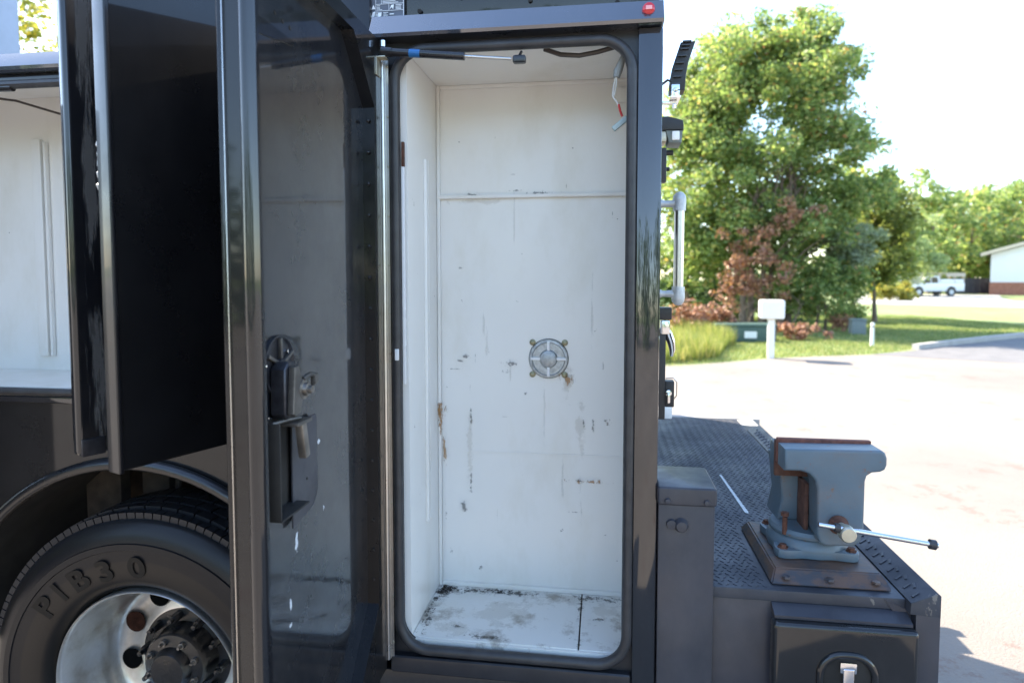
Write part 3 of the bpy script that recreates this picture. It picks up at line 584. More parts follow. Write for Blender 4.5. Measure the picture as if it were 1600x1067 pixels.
# hand holes: the darkness inside is put into the cup colour, bevelled ring
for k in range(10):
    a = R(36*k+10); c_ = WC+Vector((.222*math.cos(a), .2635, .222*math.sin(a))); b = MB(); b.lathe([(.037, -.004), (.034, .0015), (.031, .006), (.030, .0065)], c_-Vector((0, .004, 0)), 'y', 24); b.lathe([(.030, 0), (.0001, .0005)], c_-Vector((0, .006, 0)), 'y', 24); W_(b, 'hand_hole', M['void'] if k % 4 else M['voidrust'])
for k in range(10):
    a = R(36*k+28); b = MB(); c_ = WC+Vector((.142*math.cos(a), .245, .142*math.sin(a))); b.lathe([(.0001, -.035), (.012, -.034), (.0145, -.03), (.0155, .012)], c_, 'y', 6); b.lathe([(.0001, -.052), (.008, -.051), (.009, -.03)], c_, 'y', 12); W_(b, 'lug_nut', M['hub'])
b = MB(); b.lathe([(.165, .27), (.165, .252), (.120, .248), (.112, .20), (.111, .185), (.106, .178), (.070, .172), (.064, .150), (.058, .142), (.0001, .140)], WC, 'y', 48); W_(b, 'hub', M['hub'])
for k in range(8):
    a = R(45*k+20); b = MB(); c_ = WC+Vector((.087*math.cos(a), .176, .087*math.sin(a))); b.lathe([(.0001, -.026), (.005, -.026), (.006, -.012), (.0115, -.012), (.012, .004)], c_, 'y', 6); W_(b, 'hub_stud', M['stud'])
# raised lettering, letter by letter along the sidewall
def textmesh(s, size, ext):
    cu = bpy.data.curves.new('txt', 'FONT'); cu.body = s; cu.size = size; cu.extrude = ext; cu.offset = .003; cu.align_x = 'CENTER'; cu.align_y = 'CENTER'
    o = bpy.data.objects.new('txt', cu); COL.objects.link(o); dg = bpy.context.evaluated_depsgraph_get(); me = bpy.data.meshes.new_from_object(o.evaluated_get(dg)); bpy.data.objects.remove(o); return me
for ch, (lx, lz_) in zip('PIB30', ((-1.742, .705), (-1.690, .757), (-1.622, .800), (-1.530, .835), (-1.421, .853))):
    me = textmesh(ch, .094, .0012); o = bpy.data.objects.new('raised_letter', me); COL.objects.link(o); me.materials.append(M['letter']); o.parent = wheel
    dx, dz = lx-WC.x, lz_-WC.z; ang = math.atan2(dx, dz)
    o.matrix_local = Matrix.Translation((dx, .0250, dz)) @ Matrix.Rotation(ang, 4, 'Y') @ Matrix.Rotation(R(100), 4, 'X') @ Matrix.Diagonal((1.25 if ch != 'I' else 1, 1, 1, 1))

# ---- rear deck
DX0, DX1, DY1, DZ = .149, .770, 2.10, .932
b = MB(); b.box(DX0, DX1, -.004, DY1, DZ-.03, DZ, .004); deck = P_(b, 'deck', M['plate'], label='dark diamond plate step deck behind the body')
b = MB(); k = 0
for iy in range(104):
    for ix in range(33):
        x = DX0+.015+ix*.0190+(.0095 if iy % 2 else 0); y = .012+iy*.0200
        if x > DX1-.012 or y > DY1-.02: continue
        if .43 < x < .76 and .01 < y < .42: continue
        a = R(45 if (ix+iy) % 2 else -45); mx = Matrix.Translation((x, y, DZ+.0005)) @ Matrix.Rotation(a, 4, 'Z')
        vs = [b.b.verts.new(mx @ Vector(p)) for p in ((-.0085, 0, 0), (0, -.0030, 0), (.0085, 0, 0), (0, .0030, 0), (-.0045, 0, .0016), (.0045, 0, .0016))]
        for f in ((0, 1, 4), (1, 5, 4), (1, 2, 5), (2, 3, 5), (3, 4, 5), (3, 0, 4)): b.b.faces.new([vs[i] for i in f])
o = b.build('tread_lug', M['plate'], kind='stuff', smooth=False); T(o, deck)
b = MB(); b.prism([(.482, .99), (.490, .992), (.507, .56), (.500, .553), (.494, .56)], 'z', DZ+.0005, DZ+.0025); T(b.build('painted_sun_sliver', M['castalu'], smooth=False), deck)  # sliver of sunlight on the deck, laid on as a pale strip
# raised outer lip with cut-outs
b = MB(); b.prism([(.770, .905), (.772, .934), (.835, .962), (.842, .956), (.842, .90)], 'y', -.030, 1.83, .003); lip = T(b.build('deck_lip', M['plate']), deck)
b = MB()
for k in range(74):
    y = -.01+k*.024; mx = Matrix.Translation((.803, y+.01, .9490)) @ Matrix.Rotation(R(-24), 4, 'Y') @ Matrix.Rotation(R(70 if k % 2 else 20), 4, 'Z') @ Matrix.Translation((.012 if k % 2 else -.012, 0, 0)); b.box(-.011, .011, -.0035, .0035, -.001, .0018, .0008, 1, mx=mx)
T(b.build('grip_lug', M['plate'], kind='stuff', smooth=False), deck)
b = MB(); b.box(.34, .90, 2.101, 2.16, .88, .935, .004); b.box(.772, .86, 1.95, 2.10, .88, .93, .003); T(b.build('rear_bumper', M['conc']), deck)
b = MB(); b.box(.28, .775, .0, .02, .30, .9015, .003); P_(b, 'deck_front_panel', M['char'])
b = MB(); b.prism([(.784, .30), (.842, .30), (.842, .905), (.784, .905)], 'y', -.030, 1.2, .004); P_(b, 'deck_side_panel', M['char'])
b = MB(); b.prism([(.72, .928), (.776, .905), (.808, .835), (.776, .845)], 'y', -.006, -.001); P_(b, 'gusset', M['char'], smooth=False)
# square post with bolted cap
b = MB(); b.box(.149, .294, -.016, .17, .30, 1.172, .004); post = P_(b, 'square_post', M['char'])
b = MB(); b.box(.146, .299, -.022, .178, 1.150, 1.200, .010, 3); T(b.build('post_cap', M['char']), post)
for x in (.172, .272):
    b = MB(); b.lathe([(.0001, -.007), (.007, -.006), (.009, 0)], (x, -.022, 1.163), 'y', 6); T(b.build('cap_bolt', M['char']), post)
b = MB(); b.lathe([(.0001, -.016), (.013, -.015), (.016, -.008), (.020, 0)], (.208, -.016, 1.098), 'y', 20); b.lathe([(.0001, -.010), (.012, -.009), (.014, 0)], (.183, -.016, 1.100), 'y', 14); T(b.build('post_knob', M['char']), post)
# toolbox door with paddle latch
b = MB(); b.prism([(.445, .30), (.445, .874), (.774, .874), (.774, .30)], 'y', -.018, -.005); b.prism([(-.002, .901), (-.040, .884), (-.040, .876), (-.002, .876)], 'x', .443, .774, .001); P_(b, 'toolbox_frame', M['char'])
b = MB(); b.box(.436, .782, -.062, -.019, .38, .8745, .014, 5); tb = P_(b, 'toolbox_lid', M['lid'], label='dark glossy lid below the deck with a chrome paddle latch')
b = MB(); o1 = rrect(.541, .687, .60, .814, .062, 8); o2 = rrect(.558, .670, .618, .797, .047, 8); b.tube([(p[0], -.063, p[1]) for p in rrect(.549, .679, .609, .806, .055, 8)], .0095, 8, closed=True, flat=1)
es = [e for e in b.b.edges]; T(b.build('latch_bezel', M['lid'], ang=50), tb)
b = MB(); b.prism(rrect(.552, .676, .612, .803, .052, 8), 'y', -.0632, -.0622); T(b.build('latch_pocket', M['dark']), tb)
b = MB(); b.box(.601, .628, -.074, -.064, .60, .775, .004, 3); b.box(.594, .634, -.072, -.064, .762, .790, .004); T(b.build('paddle_handle', M['chrome']), tb)
# ---- fittings on the rear face
def rf(mb, name, m, parent=None, **k): return P_(mb, name, m, parent, **k)
b = MB(); b.tube([(.207, .12, 1.70), (.207, .12, 1.96)], .0140, 18); gh = rf(b, 'grab_handle', M['steel'], label='upright chrome and tube grab handle')
for za, s_ in ((1.965, 1), (1.695, -1)):
    b = MB(); b.lathe([(.0175, -.03*s_), (.0185, 0), (.017, .012*s_), (.009, .021*s_), (.0001, .023*s_)], (.207, .12, za), 'z', 20)
    b.tube([(.205, .12, za-.008*s_), (.185, .12, za-.010*s_), (.165, .12, za-.010*s_), (.149, .12, za-.010*s_)], [.016, .010, .009, .016], 12); T(b.build('handle_end', M['castalu']), gh)
# curved light bar on a bracket
b = MB(); pts = [(.212, 2.305), (.214, 2.345), (.221, 2.385), (.234, 2.425), (.241, 2.446)]
th = .020; outl = [(x-th, z) for x, z in pts]+[(x+th+.003, z+.002) for x, z in pts[::-1]]
b.prism(outl, 'y', .27, .33, .003); lb = rf(b, 'light_bar', M['plastic'], label='curved black light bar on a bolted bracket')
b = MB()
for k in range(9):
    f = k/8; i = min(int(f*4), 3); g = f*4-i; x = pts[i][0]*(1-g)+pts[i+1][0]*g; z = pts[i][1]*(1-g)+pts[i+1][1]*g
    b.box(x-.015, x+.010, .262, .2695, z-.0022, z+.0022, .0006)
[T(q.build('cooling_fin', M['strut']), lb) for q in b.split()]
b = MB(); b.box(.193, .222, .255, .345, 2.283, 2.287); b.box(.195, .219, .262, .266, 2.287, 2.322, .001); b.box(.149, .215, .29, .31, 2.274, 2.282, .002); T(b.build('light_bracket', M['chrome']), lb)
b = MB(); b.lathe([(.0001, -.007), (.006, -.006), (.008, 0)], (.207, .262, 2.306), 'y', 12); b.tube([(.207, .30, 2.283), (.207, .30, 2.262)], .006, 8); T(b.build('bracket_bolt', M['chrome']), lb)
b = MB(); b.tube([(.149, .28, 2.29), (.165, .28, 2.325), (.185, .28, 2.34), (.197, .28, 2.335)], .004, 8); T(b.build('lamp_cable', M['cable']), lb)
# work light
b = MB(); b.prism([(.149, 2.212), (.180, 2.215), (.222, 2.203), (.225, 2.190), (.225, 2.175), (.149, 2.177)], 'y', .20, .30, .003); wl = rf(b, 'work_light', M['plastic'], label='small black floodlight with a clear lens')
b = MB(); b.prism([(.175, 2.176), (.223, 2.174), (.220, 2.140), (.185, 2.142)], 'y', .205, .295, .002); T(b.build('lamp_housing', M['mbox']), wl)
b = MB(); b.box(.192, .214, .197, .206, 2.146, 2.172, .004); T(b.build('lamp_lens', M['lens']), wl)
b = MB(); b.box(.149, .178, .21, .29, 2.145, 2.175, .003); T(b.build('lamp_clamp', M['zinc']), wl)
b = MB(); b.box(.149, .180, .22, .26, 2.03, 2.13, .004); b.lathe([(.008, .0), (.008, .02), (.0001, .021)], (.18, .24, 2.118), 'x', 8); b.lathe([(.006, .0), (.006, .012), (.0001, .013)], (.178, .24, 2.07), 'x', 8); rf(b, 'screw_bracket', M['plastic'])
# lever latch and lower lock box
b = MB(); b.box(.149, .196, .17, .22, 1.628, 1.664, .003); lv = rf(b, 'lever_latch', M['plastic'])
b = MB(); b.box(.165, .192, .175, .215, 1.586, 1.626, .004); b.tube([(.178, .195, 1.600), (.188, .195, 1.585), (.197, .195, 1.562), (.201, .195, 1.54), (.199, .195, 1.520)], [.009, .009, .008, .006, .003], 10, flat=1.8); T(b.build('latch_lever', M['chrome']), lv)
b = MB(); b.box(.149, .181, .18, .23, 1.335, 1.600, .003); rf(b, 'latch_column', M['plastic'])
b = MB(); b.box(.181, .207, .18, .22, 1.372, 1.448, .003); lk = rf(b, 'lock_box', M['plastic'])
b = MB(); b.lathe([(.0001, -.012), (.009, -.010), (.010, 0)], (.190, .18, 1.415), 'y', 12); b.box(.185, .195, .166, .18, 1.385, 1.415, .004); T(b.build('lock_lever', M['chrome']), lk)
b = MB(); b.tube([(.183, .19, 1.455), (.205, .19, 1.457), (.215, .19, 1.445), (.215, .19, 1.405), (.207, .19, 1.395)], .0022, 6); T(b.build('wire_bail', M['steel']), lk)
b = MB(); b.box(.17, .225, .40, .46, 1.29, 1.33, .003); rf(b, 'white_block', M['white'])
b = MB(); b.box(.149, .1535, .09, .13, 1.62, 1.87, .001); rf(b, 'edge_strip', M['zinc'])

# ================================================================ VISE
vise = empty('bench_vise', (.60, .22, DZ)); tag(vise, 'blue grey bench vise with rusty jaws bolted on a steel plate on the deck', 'vise')
def V_(mb, name, m, **k): o = mb.build(name, m, offset=vise.location, **k); o.parent = vise; return o
b = MB()
vb = [b.b.verts.new(p) for p in ((.448, .022, DZ+.003), (.752, .022, DZ+.003), (.752, .415, DZ+.003), (.448, .415, DZ+.003), (.466, .060, DZ+.034), (.737, .060, DZ+.034), (.737, .395, DZ+.034), (.466, .395, DZ+.034))]
for f in ((3, 2, 1, 0), (4, 5, 6, 7), (0, 1, 5, 4), (1, 2, 6, 5), (2, 3, 7, 6), (3, 0, 4, 7)): b.b.faces.new([vb[i] for i in f])
bmesh.ops.bevel(b.b, geom=list(b.b.edges), offset=.004, segments=2, affect='EDGES'); V_(b, 'mount_plate', M['mount'])
for x, y in ((.49, .036), (.60, .036), (.715, .036)):
    b = MB(); b.lathe([(.0001, .006), (.010, .005), (.012, 0)], (x, y, DZ+.018), 'z', 6); V_(b, 'plate_bolt', M['mount'])
PZ = DZ+.034; cx_, cy_ = .597, .225
b = MB(); n = 64; pts = []
for k in range(n):
    a = 2*math.pi*k/n; f = max(0, abs(math.sin(2*a)))**6; r_ = .108+.040*f; pts.append((cx_+r_*math.cos(a), cy_+r_*math.sin(a)))
b.prism(pts, 'z', PZ+.001, PZ+.026, .005, 2); b.lathe([(.112, .024), (.110, .034), (.100, .050), (.096, .052), (.0001, .052)], (cx_, cy_, PZ), 'z', 48); V_(b, 'swivel_base', M['vise'])
for a in (45, 135, 225, 315):
    b = MB(); c_ = Vector((cx_+.128*math.cos(R(a)), cy_+.128*math.sin(R(a)), PZ+.026)); b.lathe([(.015, 0), (.015, .003), (.010, .003), (.010, .010), (.0001, .010)], c_, 'z', 6); V_(b, 'base_bolt', M['rust'])
b = MB(); b.lathe([(.105, .053), (.106, .060), (.100, .070), (.0001, .070)], (cx_, cy_, PZ), 'z', 40); b.box(.50, .54, .20, .25, PZ+.053, PZ+.066, .006); V_(b, 'turntable', M['vise'])
b = MB(); b.tube([(.517, .16, PZ+.055), (.517, .16, PZ+.105)], .007, 10); b.lathe([(.011, 0), (.011, .010), (.0001, .011)], (.517, .16, PZ+.108), 'z', 6); V_(b, 'lock_bolt', M['rust'])
# fixed body behind
b = MB(); b.prism([(.515, PZ+.068), (.685, PZ+.068), (.690, 1.10), (.690, 1.215), (.515, 1.215), (.528, 1.10)], 'y', .235, .36, .010, 3); b.box(.500, .735, .222, .275, 1.195, 1.270, .010, 3); V_(b, 'fixed_body', M['vise'])
b = MB(); b.box(.498, .737, .206, .221, 1.175, 1.280, .002); V_(b, 'fixed_jaw', M['hubrust'])
b = MB(); b.box(.587, .687, .10, .42, 1.065, 1.125, .008, 3); V_(b, 'slide_bar', M['vise'])
b = MB(); b.box(.569, .580, .16, .23, 1.02, 1.17, .002); V_(b, 'slide_guide', M['hubrust'])
# moving jaw
jp = [(.492, 1.286), (.738, 1.290), (.747, 1.284), (.752, 1.270), (.752, 1.250), (.747, 1.238), (.736, 1.232), (.715, 1.229), (.703, 1.220), (.699, 1.205), (.699, 1.075), (.692, 1.040), (.675, 1.025), (.604, 1.022), (.588, 1.030), (.580, 1.055), (.577, 1.18), (.571, 1.203), (.557, 1.219), (.535, 1.226), (.492, 1.226)]
b = MB(); b.prism(jp, 'y', .082, .158, .009, 4); V_(b, 'moving_jaw', M['vise'], ang=60)
b = MB(); b.box(.492, .740, .1585, .176, 1.226, 1.2965, .002); V_(b, 'jaw_insert', M['reddish'])
b = MB(); b.lathe([(.024, .002), (.026, -.006), (.022, -.012), (.016, -.030), (.0155, -.045)], (.632, .082, 1.086), 'y', 28); V_(b, 'spindle_collar', M['rust'])
b = MB(); b.lathe([(.0145, 0), (.0145, -.018), (.0165, -.022), (.0205, -.026), (.0215, -.034), (.0205, -.050), (.0175, -.054), (.0001, -.0545)], (.630, .050, 1.088), 'y', 28); V_(b, 'spindle_head', M['zinc'])
h0, h1 = Vector((.560, .012, 1.108)), Vector((.846, .006, 1.072)); b = MB(); b.tube([h0, h1], .0065, 16); V_(b, 'vise_handle', M['chrome'])
dd = (h1-h0).normalized(); b = MB(); b.tube([h1-dd*.020, h1-dd*.006], .0125, 16); V_(b, 'handle_ring', M['rubber']); b = MB(); b.tube([h0+dd*.040, h0+dd*.052], .0115, 16); V_(b, 'handle_ring', M['rubber'])

# ================================================================ BACKGROUND THINGS
def leaves(name, m, clumps, n_per, size, parent=None, kind=None, flat=.0):
    """clumps: (x, y, z, radius, vertical squash)"""
    C_ = np.array(clumps); k = len(C_); idx = np.repeat(np.arange(k), n_per); n = len(idx)
    d = rng.normal(size=(n, 3)); d /= np.linalg.norm(d, axis=1)[:, None]
    rad = C_[idx, 3]*rng.random(n)**.45
    c = C_[idx, :3]+d*rad[:, None]*np.stack([np.ones(n), np.ones(n), C_[idx, 4]], 1)
    a = rng.normal(size=(n, 3)); a[:, 2] *= .6; a /= np.linalg.norm(a, axis=1)[:, None]
    b_ = rng.normal(size=(n, 3)); b_ -= a*(a*b_).sum(1)[:, None]; b_ /= np.linalg.norm(b_, axis=1)[:, None]
    s = size*(.6+.8*rng.random(n))[:, None]
    v = np.stack([c-a*s, c+b_*s*.5, c+a*s, c-b_*s*.5], 1).reshape(-1, 3)
    me = bpy.data.meshes.new(name); me.vertices.add(n*4); me.vertices.foreach_set('co', v.ravel()); me.loops.add(n*4); me.loops.foreach_set('vertex_index', np.arange(n*4))
    me.polygons.add(n); me.polygons.foreach_set('loop_start', np.arange(n)*4); me.polygons.foreach_set('loop_total', np.full(n, 4)); me.update(calc_edges=True); me.materials.append(m)
    o = bpy.data.objects.new(name, me); COL.objects.link(o)
    if parent is not None: o.parent = parent; o.matrix_parent_inverse = Matrix.Translation(-Vector(parent.location))
    if kind: o['kind'] = kind
    return o
def trunk(parent, x, y, h, r, lean=.3, limbs=6, name='trunk'):
    b = MB(); p = [(x+lean*f*f*2*math.sin(f*4+x), y+lean*f*math.cos(f*3), h*f) for f in (0, .2, .4, .6, .8, 1)]
    b.tube(p, [r*(1.25 if i == 0 else 1)*(1-.16*i) for i in range(6)], 8)
    for k in range(limbs):
        f = .3+.6*k/limbs; q = Vector((x+lean*f*f*2*math.sin(f*4+x), y, h*f)); a = k*2.4+x; e = q+Vector((math.cos(a), math.sin(a), .9))*h*.2; b.tube([q, (q+e)/2+Vector((0, 0, .1)), e], [r*.4, r*.28, r*.1], 6)
    o = b.build(name, M['bark']); o.parent = parent; o.matrix_parent_inverse = Matrix.Translation(-Vector(parent.location)); return o
def ellipsoid_clumps(x, y, z, rx, rz, n, cr, ry=None, shell=.55, lowcut=-1):
    out = []; ry = ry or rx
    while len(out) < n:
        d = Vector((random.gauss(0, 1), random.gauss(0, 1), random.gauss(0, 1))).normalized()
        if d.z < lowcut: continue
        f = shell+(1-shell)*random.random()**.7; w_ = 1+.12*math.sin(d.x*7+x)+.10*math.sin(d.z*9+y)
        out.append((x+d.x*rx*f*w_, y+d.y*ry*f*w_, z+d.z*rz*f*w_, cr*(.6+.7*random.random()), .75))
    return out
def tree(name, x, y, h, rx, zc, rz, ncl, cr, npl, size, m, label, cat='tree', group=None, tr=.16, trunks=1, ry=None, shell=.55, lowcut=-1):
    e = empty(name, (x, y, 0)); tag(e, label, cat, group)
    leaves('crown', m, ellipsoid_clumps(x, y, zc, rx, rz, ncl, cr, ry, shell, lowcut), npl, size, e)
    for k in range(trunks): trunk(e, x+(k-(trunks-1)/2)*.32, y+.15*(k % 2), h*.8, tr, .3, 6)
    return e
# big tree: u 1035-1400, base at about 22 m
def W2(u, d):   # ground position for an image column at depth d
    a = math.atan((u-800)/1000)-R(8.13); rr = d/math.cos(math.atan((u-800)/1000)); return rr*math.sin(a), -1.72+rr*math.cos(a)
x, y = W2(1208, 22)
e = empty('maple_tree', (x, y, 0)); tag(e, 'large broadleaf tree with some reddened leaves filling the view beside the truck', 'tree')
cl = ellipsoid_clumps(x-.35, y, 6.3, 3.3, 4.2, 250, .6, 3.0, .4)+ellipsoid_clumps(x-2.3, y, 7.0, 1.7, 2.3, 60, .5, 1.6, .3)+ellipsoid_clumps(x-2.4, y, 5.2, 2.0, 3.6, 90, .6, 2.2, .4)+ellipsoid_clumps(x+1.9, y+.3, 5.2, 1.8, 2.4, 70, .55, 1.8, .4)+ellipsoid_clumps(x-1.8, y+.2, 8.6, 1.5, 1.7, 60, .5, 1.3, .3)+ellipsoid_clumps(x-.3, y+.2, 9.4, 1.1, 1.5, 30, .45, 1.1, .3)+ellipsoid_clumps(x+1.2, y+.2, 9.1, 1.5, 1.9, 70, .5, 1.4, .3)+ellipsoid_clumps(x-.2, y, 3.2, 3.4, 1.3, 70, .55, 1.4, .3)
leaves('crown', M['leaf'], cl, 150, .078, e)
for k in range(6): trunk(e, x-1.1+k*.30, y-.6+.25*(k % 2), 6.5, .11, .35, 5)
for u_, d_, l_ in ((1060, 25, 'dark undergrowth bush behind the grab handle'), (1130, 26, 'dark undergrowth bush left of the trunks'), (1200, 26.5, 'dark undergrowth bush behind the trunks'), (1265, 25.5, 'dark undergrowth bush right of the trunks')):
    x2, y2 = W2(u_, d_); tree('undergrowth_bush', x2, y2, 1.5, 1.7, 1.3, 1.5, 46, .5, 90, .09, M['leaf_d'], l_, 'bush', tr=.04, ry=1, shell=.2)
x2, y2 = W2(1175, 20.0); tree('dead_vine', x2, y2, 1.6, 1.3, 2.0, 1.5, 52, .28, 60, .06, M['leaf_b'], 'rust brown dead shrub in front of the big tree trunks', 'shrub', tr=.04, trunks=3, ry=.7, shell=.2)
x2, y2 = W2(1240, 20.0); tree('dead_vine', x2, y2, 1.6, .8, 3.6, .6, 16, .25, 45, .06, M['leaf_b'], 'small patch of red brown dead leaves high on the right of the trunks', 'shrub', tr=.03, ry=.6, shell=.2)
x2, y2 = W2(1085, 18.5); tree('dry_brush', x2, y2, .5, 1.1, .65, .45, 22, .28, 90, .06, M['leaf_b'], 'low dry brown brush behind the tall grass nearest the truck', 'brush', tr=.02, ry=.5, shell=.1)
x2, y2 = W2(1245, 17.9); tree('dry_brush', x2, y2, .4, 1.1, .25, .22, 18, .18, 45, .06, M['leaf_b'], 'low dry brown brush right of the white box on a post', 'brush', tr=.02, ry=.4, shell=.1)
x2, y2 = W2(1318, 20.5); tree('dry_brush', x2, y2, .4, .55, .4, .3, 9, .22, 60, .06, M['leaf_b'], 'low reddish brush left of the grey meter box', 'brush', tr=.02, ry=.4, shell=.1)
x2, y2 = W2(1285, 21); tree('green_shrub', x2, y2, 2, 1.7, 1.35, 1.15, 80, .36, 80, .07, M['leaf'], 'rounded green shrub at the foot of the big tree', 'shrub', tr=.05, trunks=2, ry=1, shell=.3)
x2, y2 = W2(1325, 21.5); tree('grey_shrub', x2, y2, 2, 1.1, 2.7, .95, 40, .38, 100, .08, M['leaf_g'], 'grey green willowy shrub above the rounded green one', 'shrub', tr=.05, ry=.8, shell=.3)
x2, y2 = W2(1368, 25); tree('yellowing_tree', x2, y2, 5, 1.35, 3.3, 2.3, 110, .5, 100, .085, M['leaf_yg'], 'yellowing small tree at the right edge of the big tree', 'tree', tr=.09, shell=.35)
x2, y2 = W2(1335, 27); tree('broadleaf_tree', x2, y2, 6, 2.3, 3.7, 3.0, 110, .55, 90, .1, M['leaf'], 'green tree standing just behind the yellowing one', 'tree', tr=.1, shell=.35)
x2, y2 = W2(1075, 24); tree('broadleaf_tree', x2, y2, 6, 2.4, 3.2, 3.0, 90, .6, 90, .1, M['leaf'], 'green tree half hidden behind the grab handle', 'tree', tr=.1, shell=.35)
x2, y2 = W2(62, 19); tree('thin_tree', x2, y2, 10.5, 1.6, 9.3, 1.7, 34, .38, 38, .09, M['leaf_y'], 'sparse tree top showing above the truck at the far left', 'tree', tr=.1, shell=.2)
# far wood: individual trees
far = [(1395, 62, 8.5, 4), (1425, 78, 11, 5), (1450, 70, 12.5, 4.6), (1480, 84, 13.8, 5.2), (1512, 74, 12.6, 4.6), (1545, 86, 14.6, 5.4), (1572, 76, 13.2, 4.8), (1603, 84, 15.0, 5.6), (1640, 78, 14, 5.5), (1680, 86, 16, 6), (1412, 92, 13, 5.5), (1500, 100, 15.5, 6), (1590, 104, 17.5, 6)]
lab = ['lowest far tree beside the yellowing one', 'far green tree above the white truck hood', 'far tree above the parked pickup cab', 'tall rounded far tree above the pickup bed', 'far tree right behind the pickup rack', 'tall far tree left of the house gable', 'far tree just behind the tip of the house eave', 'tallest pale far tree over the house roof', 'far tree behind the house roof', 'far tree beyond the picture edge behind the house', 'back row tree leftmost in the far wood', 'back row tree in the middle of the far wood', 'back row tree above the house']
for (u, d, h, r_), lb_ in zip(far, lab):
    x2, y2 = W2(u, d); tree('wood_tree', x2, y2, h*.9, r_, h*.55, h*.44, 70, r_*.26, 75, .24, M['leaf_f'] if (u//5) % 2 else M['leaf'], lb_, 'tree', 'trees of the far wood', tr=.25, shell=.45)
x2, y2 = W2(1470, 92); wood = leaves('far_undergrowth', M['leaf_d'], [(W2(u, 90)[0]+random.uniform(-3, 3), W2(u, 90)[1]+random.uniform(-4, 4), 2+random.random()*4, 2.4, .9) for u in range(1380, 1800, 4)], 110, .3, kind='stuff')
wood['label'] = 'dark undergrowth at the foot of the far wood'; wood['category'] = 'undergrowth'
# trees to the side (they give the reflections and the horizon beyond the frame)
for (x2, y2, h, r_, lb_) in ((-14, 32, 11, 4.5, 'tree far behind the truck on the left'), (-6, 36, 12, 5, 'tree far behind the truck body')):
    tree('wood_tree', x2, y2, h*.9, r_, h*.5, h*.36, 60, r_*.25, 60, .2, M['leaf'], lb_, 'tree', 'trees of the far wood', tr=.25)
tl = leaves('tree_line', M['leaf_d'], [(random.uniform(-40, 40), random.uniform(-27, -20), random.uniform(.8, 6.5), 2.2, .9) for k in range(150)], 90, .35, kind='stuff')
tl['label'] = 'tree line across the lot, mirrored in the glossy paint'; tl['category'] = 'trees'
# grass
def blades(name, m, region, n, h, w_, label):
    pts = []
    poly = region; xs = [p[0] for p in poly]; ys = [p[1] for p in poly]
    X = rng.uniform(min(xs), max(xs), n*4); Y = rng.uniform(min(ys), max(ys), n*4); inside = np.zeros(len(X), bool)
    for i in range(len(poly)):
        (xa, ya), (xb, yb_) = poly[i], poly[i-1]; c = ((ya > Y) != (yb_ > Y)) & (X < (xb-xa)*(Y-ya)/(yb_-ya+1e-9)+xa); inside ^= c
    X = X[inside][:n]; Y = Y[inside][:n]; n = len(X); H_ = h*(.45+.75*rng.random(n))*(.65+.5*np.sin(X*1.7+Y*.6)**2); a = rng.uniform(0, 2*np.pi, n); L_ = H_*rng.uniform(.05, .5, n); b_ = rng.uniform(0, 2*np.pi, n)
    v = np.zeros((n, 3, 3)); v[:, 0] = np.stack([X-w_*np.cos(a), Y-w_*np.sin(a), 0*X], 1); v[:, 1] = np.stack([X+w_*np.cos(a), Y+w_*np.sin(a), 0*X], 1); v[:, 2] = np.stack([X+L_*np.cos(b_), Y+L_*np.sin(b_), H_], 1)
    me = bpy.data.meshes.new(name); me.vertices.add(n*3); me.vertices.foreach_set('co', v.ravel()); me.loops.add(n*3); me.loops.foreach_set('vertex_index', np.arange(n*3)); me.polygons.add(n); me.polygons.foreach_set('loop_start', np.arange(n)*3); me.polygons.foreach_set('loop_total', np.full(n, 3)); me.update(calc_edges=True); me.materials.append(m)
    o = bpy.data.objects.new(name, me); COL.objects.link(o); o['kind'] = 'stuff'; o['label'] = label; o['category'] = 'grass'
M['grass2'] = leafmat('short_grass', [(0, (.11, .16, .05)), (.5, (.19, .25, .08)), (.85, (.30, .32, .13)), (1, (.42, .35, .2))], .35)
blades('tall_grass', M['grass'], [(-1, 11.3), (1.5, 11.6), (2.4, 12.4), (3.0, 14.6), (3.4, 15.4), (2.8, 18.5), (-1, 18.5)], 30000, .50, .010, 'tall yellow green grass at the edge of the lot beside the truck')
blades('lawn_grass', M['grass2'], [(-2, 11), (1.48, 11.3), (3.6, 12.8), (6.0, 13.8), (7.1, 14.7), (8.8, 16.4), (12, 19.3), (16, 22), (14, 30), (2, 27)], 120000, .075, .010, 'short mown grass between the lot and the trees')
# box on post
x2, y2 = W2(1206, 13.85)
mb_ = empty('mailbox', (x2, y2, 0)); tag(mb_, 'white box on a white post at the grass edge', 'mailbox')
def E_(b, name, m, root, rot=0, **k): o = b.build(name, m, **k); o.parent = root; o.rotation_euler = (0, 0, rot); return o
b = MB(); b.box(-.245, .245, -.25, .25, .87, 1.27, .05, 4); E_(b, 'box', M['white'], mb_, R(-8))
b = MB(); b.box(-.07, .07, -.07, .07, 0, .868, .01); E_(b, 'post', M['white'], mb_, R(-8))
x2, y2 = W2(1163, 17.6); ub = empty('utility_box', (x2, y2, 0)); tag(ub, 'low green utility box with a pale label in the grass', 'utility box')
b = MB(); b.box(-.78, .78, -.35, .35, 0, .42, .03, 3); E_(b, 'cabinet', M['ubox'], ub)
b = MB(); b.box(-.80, .80, -.37, .37, .421, .50, .03, 3); E_(b, 'lid', M['ubox'], ub)
b = MB(); b.box(-.05, .27, -.362, -.352, .12, .30); E_(b, 'label_plate', M['white'], ub)
x2, y2 = W2(1341, 19.6); mt = empty('meter_box', (x2, y2, 0)); tag(mt, 'small grey green meter box on the lawn under the shrubs', 'utility box')
b = MB(); b.box(-.21, .21, -.15, .15, 0, .44, .03, 3); E_(b, 'cabinet', M['mbox'], mt); b = MB(); b.box(-.225, .225, -.165, .165, .441, .50, .02, 3); E_(b, 'lid', M['mbox'], mt)
